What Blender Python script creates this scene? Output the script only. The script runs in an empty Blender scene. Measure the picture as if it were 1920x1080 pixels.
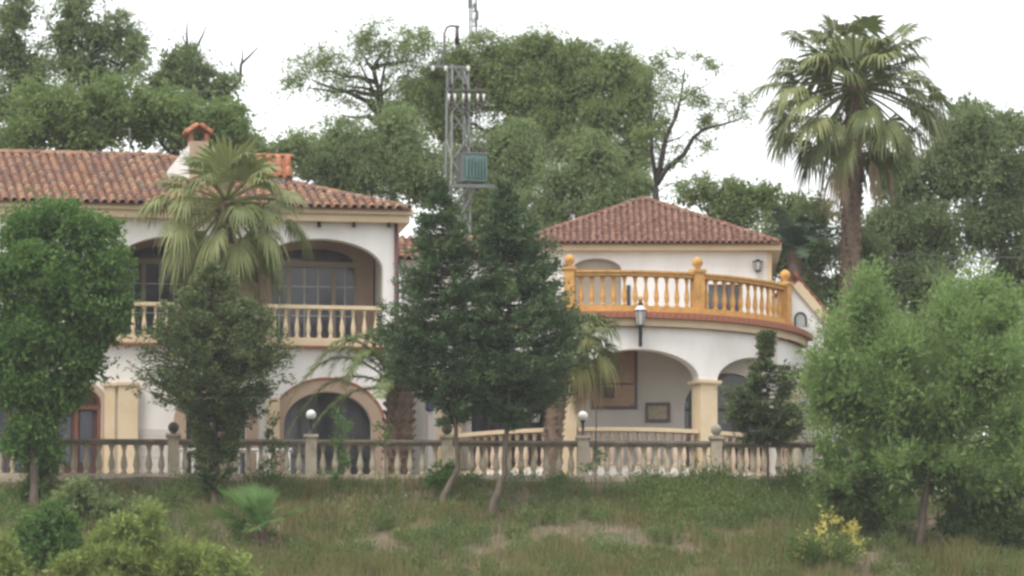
import bpy, math, random
import numpy as np
from mathutils import Vector, Matrix

R = math.radians
random.seed(7)
np.random.seed(7)
sc = bpy.context.scene
COL = sc.collection

# ------------------------------------------------------------------ camera
FPX = 12700.0                      # focal length in pixels of a 1920 px wide picture
PITCH = R(7.5)
CAM = Vector((0.0, -180.0, -18.62))
cam_d = bpy.data.cameras.new('camera')
cam = bpy.data.objects.new('camera', cam_d)
COL.objects.link(cam)
cam.location = CAM
cam.rotation_euler = (R(90) + PITCH, 0, 0)
cam_d.sensor_width = 36.0
cam_d.lens = FPX / 1920.0 * 36.0
cam_d.clip_start = 1.0
cam_d.clip_end = 6000.0
sc.camera = cam

# ------------------------------------------------------------------ sky, sun, exposure
SUN_EL, SUN_AZ = R(58), R(215)     # azimuth clockwise from +Y
world = bpy.data.worlds.new('World')
sc.world = world
world.use_nodes = True
wn, wl = world.node_tree.nodes, world.node_tree.links
wn.clear()
sky = wn.new('ShaderNodeTexSky')
sky.sky_type = 'NISHITA'
sky.sun_disc = False
sky.sun_elevation = SUN_EL
sky.sun_rotation = SUN_AZ
sky.air_density = 1.0
sky.dust_density = 4.0
bg1 = wn.new('ShaderNodeBackground'); bg1.inputs['Strength'].default_value = 0.06
bg2 = wn.new('ShaderNodeBackground'); bg2.inputs['Strength'].default_value = 0.95   # the closed cloud cover
bg2.inputs['Color'].default_value = (1.0, 0.985, 0.955, 1)
add = wn.new('ShaderNodeAddShader')
wo = wn.new('ShaderNodeOutputWorld')
wl.new(sky.outputs[0], bg1.inputs['Color'])
wl.new(bg1.outputs[0], add.inputs[0]); wl.new(bg2.outputs[0], add.inputs[1])
wl.new(add.outputs[0], wo.inputs['Surface'])

sun_d = bpy.data.lights.new('sun', 'SUN')
sun_d.energy = 1.5
sun_d.angle = R(22)
sun_d.color = (1.0, 0.96, 0.9)
sun = bpy.data.objects.new('sun', sun_d)
COL.objects.link(sun)
to_sun = Vector((math.sin(SUN_AZ) * math.cos(SUN_EL), math.cos(SUN_AZ) * math.cos(SUN_EL), math.sin(SUN_EL)))
sun.rotation_euler = (-to_sun).to_track_quat('-Z', 'Y').to_euler()
sun.location = (0, -20, 60)

vs = sc.view_settings
vs.view_transform = 'Standard'
vs.look = 'None'
vs.exposure = 0.46
vs.gamma = 1.0
vs.use_curve_mapping = False
sc.cycles.max_bounces = 6
sc.cycles.diffuse_bounces = 4
sc.cycles.glossy_bounces = 2
sc.cycles.transmission_bounces = 4
sc.cycles.volume_bounces = 0
sc.cycles.filter_width = 2.8       # the lens is soft

HAZE = 0.00018
# ------------------------------------------------------------------ pixel to point
FW = Vector((0, math.cos(PITCH), math.sin(PITCH)))
UP = Vector((0, -math.sin(PITCH), math.cos(PITCH)))
RT = Vector((1, 0, 0))


def ray(px, py):
    return FW + RT * ((px - 960) / FPX) + UP * ((540 - py) / FPX)


def P(px, py, Y):
    d = ray(px, py)
    t = (Y - CAM.y) / d.y
    return CAM + d * t


def S(Y):
    return FPX / ((Y + 180) / math.cos(PITCH)) * 1.0


# ------------------------------------------------------------------ value noise on arrays
def vnoise(x, y, seed=0):
    x = np.asarray(x, float); y = np.asarray(y, float)
    xi, yi = np.floor(x), np.floor(y)
    xf, yf = x - xi, y - yi

    def h(a, b):
        v = np.sin(a * 127.1 + b * 311.7 + seed * 74.7) * 43758.5453
        return v - np.floor(v)
    u, v = xf * xf * (3 - 2 * xf), yf * yf * (3 - 2 * yf)
    return (h(xi, yi) * (1 - u) + h(xi + 1, yi) * u) * (1 - v) + (h(xi, yi + 1) * (1 - u) + h(xi + 1, yi + 1) * u) * v


def fbm(x, y, seed=0):
    return 0.55 * vnoise(x, y, seed) + 0.3 * vnoise(x * 2.1, y * 2.1, seed + 3) + 0.15 * vnoise(x * 4.3, y * 4.3, seed + 7)


def fence_y(x):
    return 0.45 + x * 0.04


def ground_z(x, y):
    x = np.asarray(x, float); y = np.asarray(y, float)
    d = fence_y(np.clip(x, -30, 30)) - 0.25 - y          # metres in front of the fence
    slope = -0.12 - 0.335 * np.clip(d, 0, 55) - 0.10 * np.clip(d, 0, 1.5)
    slope = np.maximum(slope, -20.6)
    bump = (fbm(x * 0.45, y * 0.45, 2) - 0.5) * 0.55 * np.clip(d / 2.0, 0, 1)
    right = -0.28 * np.clip((x - 8.2) / 2.2, 0, 1) * np.clip((20 - y) / 10, 0, 1)
    right = right - 0.24 * np.clip((-8.4 - x) / 1.2, 0, 1) * np.clip(d / .2, 0, 1)
    return np.where(d > 0, slope, -0.02 + 0 * x) + bump + right


# ------------------------------------------------------------------ objects
WM = {}


def prop(o, label=None, cat=None, group=None, kind=None):
    if label: o['label'] = label
    if cat: o['category'] = cat
    if group: o['group'] = group
    if kind: o['kind'] = kind
    return o


def empty(name, loc, rz=0.0, label=None, cat=None, group=None, kind=None, parent=None):
    o = bpy.data.objects.new(name, None)
    COL.objects.link(o)
    o.empty_display_size = 0.2
    o.location = loc
    o.rotation_euler = (0, 0, rz)
    m = Matrix.Translation(Vector(loc)) @ Matrix.Rotation(rz, 4, 'Z')
    if parent is not None:
        o.parent = parent
        m = WM[parent.name] @ m
    WM[o.name] = m
    return prop(o, label, cat, group, kind)


def raw_mesh(name, V, F, mat, smooth=False, tone=None):
    """V (n,3) array, F (m,4) or (m,3) array of indices"""
    me = bpy.data.meshes.new(name)
    V = np.asarray(V, np.float32); F = np.asarray(F, np.int32)
    k = F.shape[1]
    me.vertices.add(len(V)); me.vertices.foreach_set('co', V.ravel())
    me.loops.add(F.size); me.loops.foreach_set('vertex_index', F.ravel())
    me.polygons.add(len(F))
    me.polygons.foreach_set('loop_start', np.arange(0, F.size, k, dtype=np.int32))
    me.polygons.foreach_set('loop_total', np.full(len(F), k, np.int32))
    me.polygons.foreach_set('use_smooth', np.full(len(F), smooth, bool))
    if tone is not None:
        a = me.attributes.new('tone', 'FLOAT', 'FACE')
        a.data.foreach_set('value', np.asarray(tone, np.float32))
    me.update(calc_edges=True)
    me.materials.append(mat)
    return me


class MB:
    def __init__(self):
        self.v, self.f, self.sm = [], [], []

    def pts(self, ps):
        i = len(self.v)
        self.v += [tuple(p) for p in ps]
        return i

    def face(self, ps, smooth=False):
        i = self.pts(ps)
        self.f.append(tuple(range(i, i + len(ps)))); self.sm.append(smooth)

    def box(self, a, b, M=None):
        x0, y0, z0 = a; x1, y1, z1 = b
        c = [(x0, y0, z0), (x1, y0, z0), (x1, y1, z0), (x0, y1, z0), (x0, y0, z1), (x1, y0, z1), (x1, y1, z1), (x0, y1, z1)]
        if M is not None: c = [M @ Vector(p) for p in c]
        i = self.pts(c)
        for q in ((0, 3, 2, 1), (4, 5, 6, 7), (0, 1, 5, 4), (1, 2, 6, 5), (2, 3, 7, 6), (3, 0, 4, 7)):
            self.f.append(tuple(i + k for k in q)); self.sm.append(False)
        return self

    def bar(self, a, b, w, h=None):
        """square bar between two points"""
        a, b = Vector(a), Vector(b)
        h = h or w
        d = (b - a); L = d.length
        if L < 1e-6: return self
        M = Matrix.Translation(a) @ d.to_track_quat('X', 'Z').to_matrix().to_4x4()
        return self.box((0, -w / 2, -h / 2), (L, w / 2, h / 2), M)

    def tube(self, path, rad, n=6, cap=True):
        path = [Vector(p) for p in path]
        if not hasattr(rad, '__len__'): rad = [rad] * len(path)
        rings = []
        ref = Vector((0.31, 0.95, 0.07))
        for k, p in enumerate(path):
            t = (path[min(k + 1, len(path) - 1)] - path[max(k - 1, 0)]).normalized()
            s = t.cross(ref)
            if s.length < 1e-3: s = t.cross(Vector((1, 0, 0)))
            s.normalize(); u = s.cross(t)
            rings.append(self.pts([p + (s * math.cos(2 * math.pi * j / n) + u * math.sin(2 * math.pi * j / n)) * rad[k] for j in range(n)]))
        for k in range(len(path) - 1):
            for j in range(n):
                self.f.append((rings[k] + j, rings[k] + (j + 1) % n, rings[k + 1] + (j + 1) % n, rings[k + 1] + j)); self.sm.append(True)
        if cap:
            self.f.append(tuple(rings[0] + j for j in range(n))[::-1]); self.sm.append(False)
            self.f.append(tuple(rings[-1] + j for j in range(n))); self.sm.append(False)
        return self

    def lathe(self, prof, c=(0, 0, 0), n=12, smooth=True):
        rings = []
        for r, z in prof:
            rings.append(self.pts([(c[0] + r * math.cos(2 * math.pi * j / n), c[1] + r * math.sin(2 * math.pi * j / n), c[2] + z) for j in range(n)]))
        for k in range(len(prof) - 1):
            for j in range(n):
                self.f.append((rings[k] + j, rings[k] + (j + 1) % n, rings[k + 1] + (j + 1) % n, rings[k + 1] + j)); self.sm.append(smooth)
        self.f.append(tuple(rings[0] + j for j in range(n))[::-1]); self.sm.append(False)
        self.f.append(tuple(rings[-1] + j for j in range(n))); self.sm.append(False)
        return self

    def ball(self, c, r, n=12, m=8, sz=1.0):
        return self.lathe([(max(r * math.sin(math.pi * k / m), 1e-4), -r * math.cos(math.pi * k / m) * sz) for k in range(m + 1)], c, n)

    def mesh(self, name, mat, M=None):
        me = bpy.data.meshes.new(name)
        v = self.v if M is None else [tuple(M @ Vector(p)) for p in self.v]
        me.from_pydata(v, [], self.f)
        me.polygons.foreach_set('use_smooth', self.sm)
        me.materials.append(mat)
        me.update()
        return me

    def build(self, name, mat, parent=None, world=True, **kw):
        """world=True: the points are world points; else local to the parent"""
        M = WM[parent.name].inverted() if (world and parent is not None) else None
        return link(name, self.mesh(name, mat, M), parent, **kw)


def link(name, me, parent=None, loc=None, rz=0.0, scale=None, mat4=None, **kw):
    o = bpy.data.objects.new(name, me)
    COL.objects.link(o)
    L = Matrix.Identity(4)
    if mat4 is not None:
        o.matrix_basis = mat4; L = mat4
    elif loc is not None or rz:
        o.location = loc or (0, 0, 0); o.rotation_euler = (0, 0, rz)
        L = Matrix.Translation(Vector(loc or (0, 0, 0))) @ Matrix.Rotation(rz, 4, 'Z')
    if scale: o.scale = scale
    if parent is not None:
        o.parent = parent
        L = WM[parent.name] @ L
    WM[o.name] = L
    return prop(o, **kw)


# ------------------------------------------------------------------ materials
def mat(name, c1, c2=None, rough=0.85, scale=2.0, bump=0.0, bscale=20.0, metal=0.0, streak=None, emit=None, c3=None):
    m = bpy.data.materials.new(name)
    m.use_nodes = True
    N, L = m.node_tree.nodes, m.node_tree.links
    b = N['Principled BSDF']
    b.inputs['Roughness'].default_value = rough
    b.inputs['Metallic'].default_value = metal
    b.inputs['Base Color'].default_value = (*c1, 1)
    tc = N.new('ShaderNodeTexCoord')
    if c2:
        n = N.new('ShaderNodeTexNoise'); n.inputs['Scale'].default_value = scale; n.inputs['Detail'].default_value = 6
        n.inputs['Roughness'].default_value = 0.65
        mp = N.new('ShaderNodeMapping')
        if streak: mp.inputs['Scale'].default_value = (1, 1, streak)
        r = N.new('ShaderNodeValToRGB')
        r.color_ramp.elements[0].position = 0.35; r.color_ramp.elements[0].color = (*c1, 1)
        r.color_ramp.elements[1].position = 0.7; r.color_ramp.elements[1].color = (*c2, 1)
        if c3:
            e = r.color_ramp.elements.new(0.52); e.color = (*c3, 1)
        L.new(tc.outputs['Object'], mp.inputs['Vector']); L.new(mp.outputs[0], n.inputs['Vector'])
        L.new(n.outputs['Fac'], r.inputs['Fac']); L.new(r.outputs['Color'], b.inputs['Base Color'])
    if bump:
        n2 = N.new('ShaderNodeTexNoise'); n2.inputs['Scale'].default_value = bscale; n2.inputs['Detail'].default_value = 4
        bp = N.new('ShaderNodeBump'); bp.inputs['Strength'].default_value = bump; bp.inputs['Distance'].default_value = 0.03
        L.new(tc.outputs['Object'], n2.inputs['Vector']); L.new(n2.outputs['Fac'], bp.inputs['Height']); L.new(bp.outputs[0], b.inputs['Normal'])
    if emit:
        b.inputs['Emission Color'].default_value = (*emit[0], 1); b.inputs['Emission Strength'].default_value = emit[1]
    return m


def mat_random(name, cols, per_island, rough=0.85, nscale=6.0):
    """colour picked per piece: by object for single pieces, by island for joined ones"""
    m = bpy.data.materials.new(name)
    m.use_nodes = True
    N, L = m.node_tree.nodes, m.node_tree.links
    b = N['Principled BSDF']; b.inputs['Roughness'].default_value = rough
    if per_island:
        src = N.new('ShaderNodeNewGeometry').outputs['Random Per Island']
    else:
        src = N.new('ShaderNodeObjectInfo').outputs['Random']
    r = N.new('ShaderNodeValToRGB')
    r.color_ramp.interpolation = 'LINEAR'
    while len(r.color_ramp.elements) < len(cols): r.color_ramp.elements.new(0.5)
    for i, c in enumerate(cols):
        r.color_ramp.elements[i].position = i / (len(cols) - 1); r.color_ramp.elements[i].color = (*c, 1)
    g = N.new('ShaderNodeNewGeometry')
    n = N.new('ShaderNodeTexNoise'); n.inputs['Scale'].default_value = nscale; n.inputs['Detail'].default_value = 5
    L.new(g.outputs['Position'], n.inputs['Vector'])
    mx = N.new('ShaderNodeMix'); mx.data_type = 'RGBA'; mx.blend_type = 'MULTIPLY'
    mx.inputs[0].default_value = 0.75
    r2 = N.new('ShaderNodeValToRGB')
    r2.color_ramp.elements[0].position = 0.3; r2.color_ramp.elements[0].color = (0.45, 0.42, 0.42, 1)
    r2.color_ramp.elements[1].position = 0.62; r2.color_ramp.elements[1].color = (1.1, 1.08, 1.05, 1)
    L.new(src, r.inputs['Fac']); L.new(n.outputs['Fac'], r2.inputs['Fac'])
    L.new(r.outputs['Color'], mx.inputs[6]); L.new(r2.outputs['Color'], mx.inputs[7])
    L.new(mx.outputs[2], b.inputs['Base Color'])
    return m


def leaf_mat(name, ca, cb, trans=0.45, rough=0.6):
    m = bpy.data.materials.new(name)
    m.use_nodes = True
    N, L = m.node_tree.nodes, m.node_tree.links
    b = N['Principled BSDF']; b.inputs['Roughness'].default_value = rough
    b.inputs['Specular IOR Level'].default_value = 0.3
    a = N.new('ShaderNodeAttribute'); a.attribute_name = 'tone'
    r = N.new('ShaderNodeValToRGB')
    r.color_ramp.elements[0].color = (*ca, 1); r.color_ramp.elements[1].color = (*cb, 1)
    L.new(a.outputs['Fac'], r.inputs['Fac']); L.new(r.outputs['Color'], b.inputs['Base Color'])
    t = N.new('ShaderNodeBsdfTranslucent')
    L.new(r.outputs['Color'], t.inputs['Color'])
    mx = N.new('ShaderNodeMixShader'); mx.inputs[0].default_value = trans
    L.new(b.outputs[0], mx.inputs[1]); L.new(t.outputs[0], mx.inputs[2])
    L.new(mx.outputs[0], N['Material Output'].inputs['Surface'])
    return m


M = {}
M['white'] = mat('white_render', (0.79, 0.78, 0.76), (0.64, 0.62, 0.585), 0.9, 0.9, 0.12, 30, streak=0.3)
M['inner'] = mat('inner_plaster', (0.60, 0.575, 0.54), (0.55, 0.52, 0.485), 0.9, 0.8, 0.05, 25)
M['cream'] = mat('cream_stone', (0.66, 0.55, 0.38), (0.58, 0.46, 0.30), 0.85, 1.5, 0.2, 25)
M['cornice'] = mat('cornice_plaster', (0.62, 0.50, 0.34), (0.52, 0.40, 0.27), 0.85, 1.2, 0.1, 20)
M['archcol'] = mat('tan_plaster', (0.42, 0.31, 0.23), (0.34, 0.245, 0.18), 0.85, 1.2, 0.15, 20)
M['gold'] = mat('ochre_paint', (0.58, 0.325, 0.09), (0.33, 0.18, 0.06), 0.75, 4.5, 0.3, 18, c3=(0.52, 0.28, 0.08))
M['rust'] = mat('terracotta_edge', (0.34, 0.13, 0.07), (0.22, 0.09, 0.06), 0.85, 6, 0.2, 20)
M['conc'] = mat('weathered_concrete', (0.47, 0.41, 0.31), (0.24, 0.215, 0.17), 0.92, 2.6, 0.4, 30, c3=(0.40, 0.35, 0.265))
M['conc2'] = mat('grimy_coping', (0.27, 0.23, 0.18), (0.13, 0.115, 0.09), 0.95, 3.5, 0.4, 30)
M['ball'] = mat('mossy_stone_ball', (0.10, 0.08, 0.06), (0.05, 0.045, 0.035), 0.95, 6, 0.4, 30)
M['ball2'] = mat('pale_stone_ball', (0.33, 0.31, 0.26), (0.2, 0.19, 0.15), 0.95, 6, 0.4, 30)
M['lattice'] = mat('pinkish_cream_block', (0.62, 0.50, 0.38), (0.50, 0.38, 0.28), 0.9, 3, 0.2, 30)
M['pan'] = mat('roof_underlay_tile', (0.17, 0.08, 0.055), (0.09, 0.05, 0.04), 0.9, 5, 0.3, 20)
OLD = [(0.23, 0.115, 0.078), (0.33, 0.19, 0.115), (0.14, 0.095, 0.08), (0.27, 0.135, 0.088), (0.34, 0.225, 0.14), (0.15, 0.11, 0.09), (0.25, 0.12, 0.075)]
NEW = [(0.215, 0.112, 0.078), (0.275, 0.16, 0.112), (0.17, 0.09, 0.07), (0.24, 0.135, 0.096)]
ORA = [(0.42, 0.155, 0.08), (0.52, 0.25, 0.14), (0.35, 0.12, 0.065)]
M['tileA'] = mat_random('old_roof_tile', OLD, False); M['tileAs'] = mat_random('old_roof_tile_joined', OLD, True)
M['tileB'] = mat_random('newer_roof_tile', NEW, False, nscale=4); M['tileBs'] = mat_random('newer_roof_tile_joined', NEW, True, nscale=4)
M['tileC'] = mat_random('orange_roof_tile', ORA, False)
M['glass'] = mat('dark_window_glass', (0.025, 0.028, 0.035), (0.13, 0.13, 0.135), 0.10, 2.2, streak=0.12)  # pale streaks in the colour imitate curtains and reflections
M['glassb'] = mat('blue_grey_window_glass', (0.05, 0.055, 0.075), (0.08, 0.085, 0.10), 0.12, 3.0, streak=0.15)  # faint curtain and reflection streaks put into the pane colour
M['frame'] = mat('off_white_frame', (0.60, 0.57, 0.50), rough=0.6)
M['framed'] = mat('black_frame', (0.035, 0.03, 0.03), rough=0.5)
M['taupe'] = mat('taupe_frame', (0.36, 0.31, 0.25), (0.3, 0.26, 0.2), 0.7, 2)
M['red'] = mat('red_brown_wood', (0.10, 0.038, 0.028), (0.06, 0.026, 0.02), 0.6, 3)
M['redor'] = mat('orange_red_wood', (0.18, 0.07, 0.04), (0.12, 0.048, 0.03), 0.6, 3)
M['iron'] = mat('black_iron', (0.025, 0.024, 0.026), rough=0.5, metal=0.3)
M['pipe'] = mat('dark_red_pipe', (0.10, 0.03, 0.035), rough=0.5)
M['lampglass'] = mat('milky_glass', (0.78, 0.78, 0.74), rough=0.25)
M['lampglass2'] = mat('lantern_glass', (0.45, 0.46, 0.44), (0.36, 0.37, 0.36), 0.2, 4)
M['lampwhite'] = mat('lantern_white_top', (0.7, 0.7, 0.7), rough=0.4)
M['galv'] = mat('galvanised_steel', (0.36, 0.38, 0.37), (0.26, 0.28, 0.27), 0.55, 4, metal=0.2)
M['galvd'] = mat('dull_steel', (0.16, 0.17, 0.165), (0.11, 0.12, 0.115), 0.6, 4, metal=0.2)
M['teal'] = mat('teal_grey_paint', (0.15, 0.26, 0.235), (0.10, 0.19, 0.175), 0.5, 3)
M['porcelain'] = mat('brown_porcelain', (0.05, 0.035, 0.03), rough=0.3)
M['porcelainw'] = mat('white_insulator', (0.6, 0.62, 0.6), rough=0.3)
M['bark'] = mat('grey_brown_bark', (0.155, 0.125, 0.095), (0.075, 0.06, 0.045), 0.95, 6, 0.6, 25, streak=0.3)
M['barkd'] = mat('dark_bark', (0.06, 0.05, 0.042), (0.035, 0.03, 0.026), 0.95, 6, 0.5, 25, streak=0.3)
M['barkp'] = mat('palm_bark', (0.20, 0.145, 0.10), (0.085, 0.055, 0.04), 0.95, 7, 0.8, 18)
M['picture'] = mat('painted_tiles', (0.33, 0.15, 0.075), (0.16, 0.085, 0.055), 0.3, 3.2, c3=(0.34, 0.19, 0.095))
M['picdark'] = mat('picture_motif', (0.06, 0.035, 0.028), (0.10, 0.055, 0.04), 0.4, 4)
M['print'] = mat('pale_print', (0.46, 0.39, 0.28), (0.20, 0.15, 0.10), 0.5, 9)
M['table'] = mat('white_plastic', (0.75, 0.75, 0.75), rough=0.4)
M['blue'] = mat('navy_plastic', (0.06, 0.07, 0.16), rough=0.5)
M['brick'] = mat('orange_brick', (0.34, 0.14, 0.07), (0.24, 0.11, 0.07), 0.9, 5, 0.3)
M['blockw'] = mat('pale_blue_wash', (0.45, 0.50, 0.55), (0.30, 0.35, 0.40), 0.9, 3, 0.3)


def ground_mat():
    m = bpy.data.materials.new('dry_hillside_soil')
    m.use_nodes = True
    N, L = m.node_tree.nodes, m.node_tree.links
    b = N['Principled BSDF']; b.inputs['Roughness'].default_value = 0.95
    g = N.new('ShaderNodeNewGeometry')
    n = N.new('ShaderNodeTexNoise'); n.inputs['Scale'].default_value = 0.7; n.inputs['Detail'].default_value = 8
    n3 = N.new('ShaderNodeTexNoise'); n3.inputs['Scale'].default_value = 9; n3.inputs['Detail'].default_value = 6
    r = N.new('ShaderNodeValToRGB')
    r.color_ramp.elements[0].position = 0.36; r.color_ramp.elements[0].color = (0.075, 0.085, 0.04, 1)
    r.color_ramp.elements[1].position = 0.66; r.color_ramp.elements[1].color = (0.19, 0.14, 0.095, 1)
    e = r.color_ramp.elements.new(0.5); e.color = (0.16, 0.125, 0.08, 1)
    mx = N.new('ShaderNodeMix'); mx.data_type = 'RGBA'; mx.blend_type = 'MULTIPLY'; mx.inputs[0].default_value = 0.6
    r2 = N.new('ShaderNodeValToRGB')
    r2.color_ramp.elements[0].position = 0.3; r2.color_ramp.elements[0].color = (0.5, 0.5, 0.5, 1)
    r2.color_ramp.elements[1].position = 0.7; r2.color_ramp.elements[1].color = (1.2, 1.2, 1.2, 1)
    bp = N.new('ShaderNodeBump'); bp.inputs['Strength'].default_value = 0.8; bp.inputs['Distance'].default_value = 0.08
    L.new(g.outputs['Position'], n.inputs['Vector']); L.new(g.outputs['Position'], n3.inputs['Vector'])
    L.new(n.outputs['Fac'], r.inputs['Fac']); L.new(n3.outputs['Fac'], r2.inputs['Fac'])
    L.new(r.outputs['Color'], mx.inputs[6]); L.new(r2.outputs['Color'], mx.inputs[7]); L.new(mx.outputs[2], b.inputs['Base Color'])
    L.new(n3.outputs['Fac'], bp.inputs['Height']); L.new(bp.outputs[0], b.inputs['Normal'])
    return m


M['ground'] = ground_mat()
M['paving'] = mat('terrace_paving', (0.36, 0.31, 0.25), (0.28, 0.24, 0.2), 0.9, 2, 0.2)

LM = {
    'broad': leaf_mat('broad_leaf_deep_green', (0.063, 0.143, 0.034), (0.158, 0.273, 0.066)),
    'cypress': leaf_mat('dark_conifer_needles', (0.039, 0.083, 0.038), (0.129, 0.192, 0.075), 0.2),
    'conif2': leaf_mat('mid_conifer_needles', (0.058, 0.099, 0.037), (0.157, 0.195, 0.073), 0.2),
    'pepper': leaf_mat('soft_grey_green_leaf', (0.150, 0.208, 0.078), (0.275, 0.342, 0.136)),
    'pepperl': leaf_mat('lighter_sage_leaf', (0.165, 0.224, 0.096), (0.275, 0.352, 0.151)),
    'bgdark': leaf_mat('dark_olive_leaf', (0.132, 0.188, 0.085), (0.254, 0.319, 0.138)),  # plain olive leaf colour of the darker background trees
    'bggreen': leaf_mat('fresh_background_leaf', (0.121, 0.192, 0.068), (0.256, 0.343, 0.120)),
    'willow': leaf_mat('bright_willow_leaf', (0.138, 0.224, 0.065), (0.286, 0.410, 0.138), 0.45),
    'pine': leaf_mat('yellow_green_needles', (0.150, 0.210, 0.050), (0.300, 0.372, 0.099), 0.35),
    'shrub': leaf_mat('shrub_leaf', (0.086, 0.144, 0.046), (0.186, 0.259, 0.076)),
    'sapling': leaf_mat('bright_sapling_leaf', (0.076, 0.176, 0.047), (0.177, 0.286, 0.086)),
    'grass': leaf_mat('grass_blade', (0.113, 0.132, 0.036), (0.238, 0.206, 0.084), 0.35),
    'grassd': leaf_mat('green_weed_blade', (0.081, 0.141, 0.035), (0.179, 0.227, 0.067), 0.35),
    'dry': leaf_mat('dry_stalk', (0.18, 0.14, 0.08), (0.32, 0.27, 0.18), 0.2),
    'flower': leaf_mat('yellow_petal', (0.522, 0.450, 0.088), (0.712, 0.650, 0.220), 0.2),
    'fan': leaf_mat('fan_palm_blade', (0.084, 0.123, 0.041), (0.190, 0.219, 0.082), 0.3, 0.45),
    'fanl': leaf_mat('pale_fan_palm_blade', (0.154, 0.189, 0.067), (0.286, 0.304, 0.126), 0.3, 0.45),
    'fany': leaf_mat('yellowing_palm_blade', (0.144, 0.162, 0.045), (0.264, 0.255, 0.081), 0.3, 0.5),
    'fandead': leaf_mat('dead_palm_blade', (0.19, 0.14, 0.08), (0.32, 0.25, 0.15), 0.15, 0.8),
    'date': leaf_mat('date_palm_leaflet', (0.116, 0.163, 0.055), (0.220, 0.273, 0.101), 0.3, 0.45),
    'dated': leaf_mat('dark_palm_leaflet', (0.056, 0.098, 0.063), (0.119, 0.175, 0.105), 0.2, 0.5),
}
#@@STRUCT
# ------------------------------------------------------------------ ground sheet
def build_ground():
    xs = np.concatenate([[-1200, -600, -200, -60], np.arange(-24, 24.01, 0.4), [60, 200, 600, 1200]])
    ys = np.concatenate([[-1200, -700, -260, -150, -90, -66], np.arange(-58, -16, 2.0), np.arange(-16, 3.01, 0.33), [5, 10, 20, 40, 80, 200, 600, 1200]])
    X, Yg = np.meshgrid(xs, ys)
    Z = ground_z(X, Yg)
    V = np.stack([X, Yg, Z], -1).reshape(-1, 3)
    nx, ny = len(xs), len(ys)
    i = np.arange(ny - 1)[:, None] * nx + np.arange(nx - 1)[None, :]
    F = np.stack([i, i + 1, i + nx + 1, i + nx], -1).reshape(-1, 4)
    link('ground', raw_mesh('ground', V, F, M['ground'], True), kind='structure', label='dry brown and green hillside below the balustrade')
    mb = MB()
    x0, x1 = -24.0, 10.2
    mb.face([(x0, fence_y(x0) - 0.05, 0.004), (x1, fence_y(x1) - 0.05, 0.004), (x1, 15, 0.004), (x0, 15, 0.004)])
    mb.build('terrace_floor', M['paving'], kind='structure', label='paved garden terrace behind the stone balustrade')


build_ground()


# ------------------------------------------------------------------ walls with arched openings
def arch_wall(mb, f, u0, u1, w0, w1, ops, th, step=0.5, top=True):
    br = {round(u0, 4), round(u1, 4)}
    n = max(1, int((u1 - u0) / step))
    for k in range(n + 1): br.add(round(u0 + (u1 - u0) * k / n, 4))
    for (a, b, base, spring, rise) in ops:
        m = 22 if rise > 0 else 1
        for k in range(m + 1):
            br.add(round((a + b) / 2 - (b - a) / 2 * math.cos(math.pi * k / m), 4))
    br = sorted(x for x in br if u0 - 1e-4 <= x <= u1 + 1e-4)

    def at(op, u):
        a, b, base, spring, rise = op
        if rise <= 0: return spring
        q = (u - (a + b) / 2) / ((b - a) / 2)
        return spring + rise * math.sqrt(max(0, 1 - q * q))
    for a, b in zip(br[:-1], br[1:]):
        if b - a < 1e-5: continue
        mid = (a + b) / 2
        op = next((o for o in ops if o[0] < mid < o[1]), None)
        spans = [((w0, w0), (w1, w1))]
        if op:
            ta, tb = at(op, a), at(op, b)
            spans = []
            if op[2] > w0 + 1e-4:
                spans.append(((w0, w0), (op[2], op[2])))
                mb.face([f(a, 0, op[2]), f(b, 0, op[2]), f(b, th, op[2]), f(a, th, op[2])])
            spans.append(((ta, tb), (w1, w1)))
            mb.face([f(a, th, ta), f(b, th, tb), f(b, 0, tb), f(a, 0, ta)])
        for (la, lb), (ha, hb) in spans:
            mb.face([f(a, 0, la), f(b, 0, lb), f(b, 0, hb), f(a, 0, ha)])
            mb.face([f(b, th, lb), f(a, th, la), f(a, th, ha), f(b, th, hb)])
        if top: mb.face([f(a, 0, w1), f(b, 0, w1), f(b, th, w1), f(a, th, w1)])
    for (a, b, base, spring, rise) in ops:
        t = max(base, w0)
        mb.face([f(a, 0, t), f(a, th, t), f(a, th, spring), f(a, 0, spring)])
        mb.face([f(b, th, t), f(b, 0, t), f(b, 0, spring), f(b, th, spring)])
    for u in (u0, u1):
        mb.face([f(u, 0, w0), f(u, th, w0), f(u, th, w1), f(u, 0, w1)])
    return mb


def arch_fill(mb, f, a, b, base, spring, rise, v, n=22):
    """flat pane filling an arched opening"""
    pts = [f(a, v, base), f(b, v, base)]
    for k in range(n + 1):
        u = (a + b) / 2 + (b - a) / 2 * math.cos(math.pi * k / n)
        pts.append(f(u, v, spring + rise * math.sin(math.pi * k / n)))
    mb.face(pts)
    return mb


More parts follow.
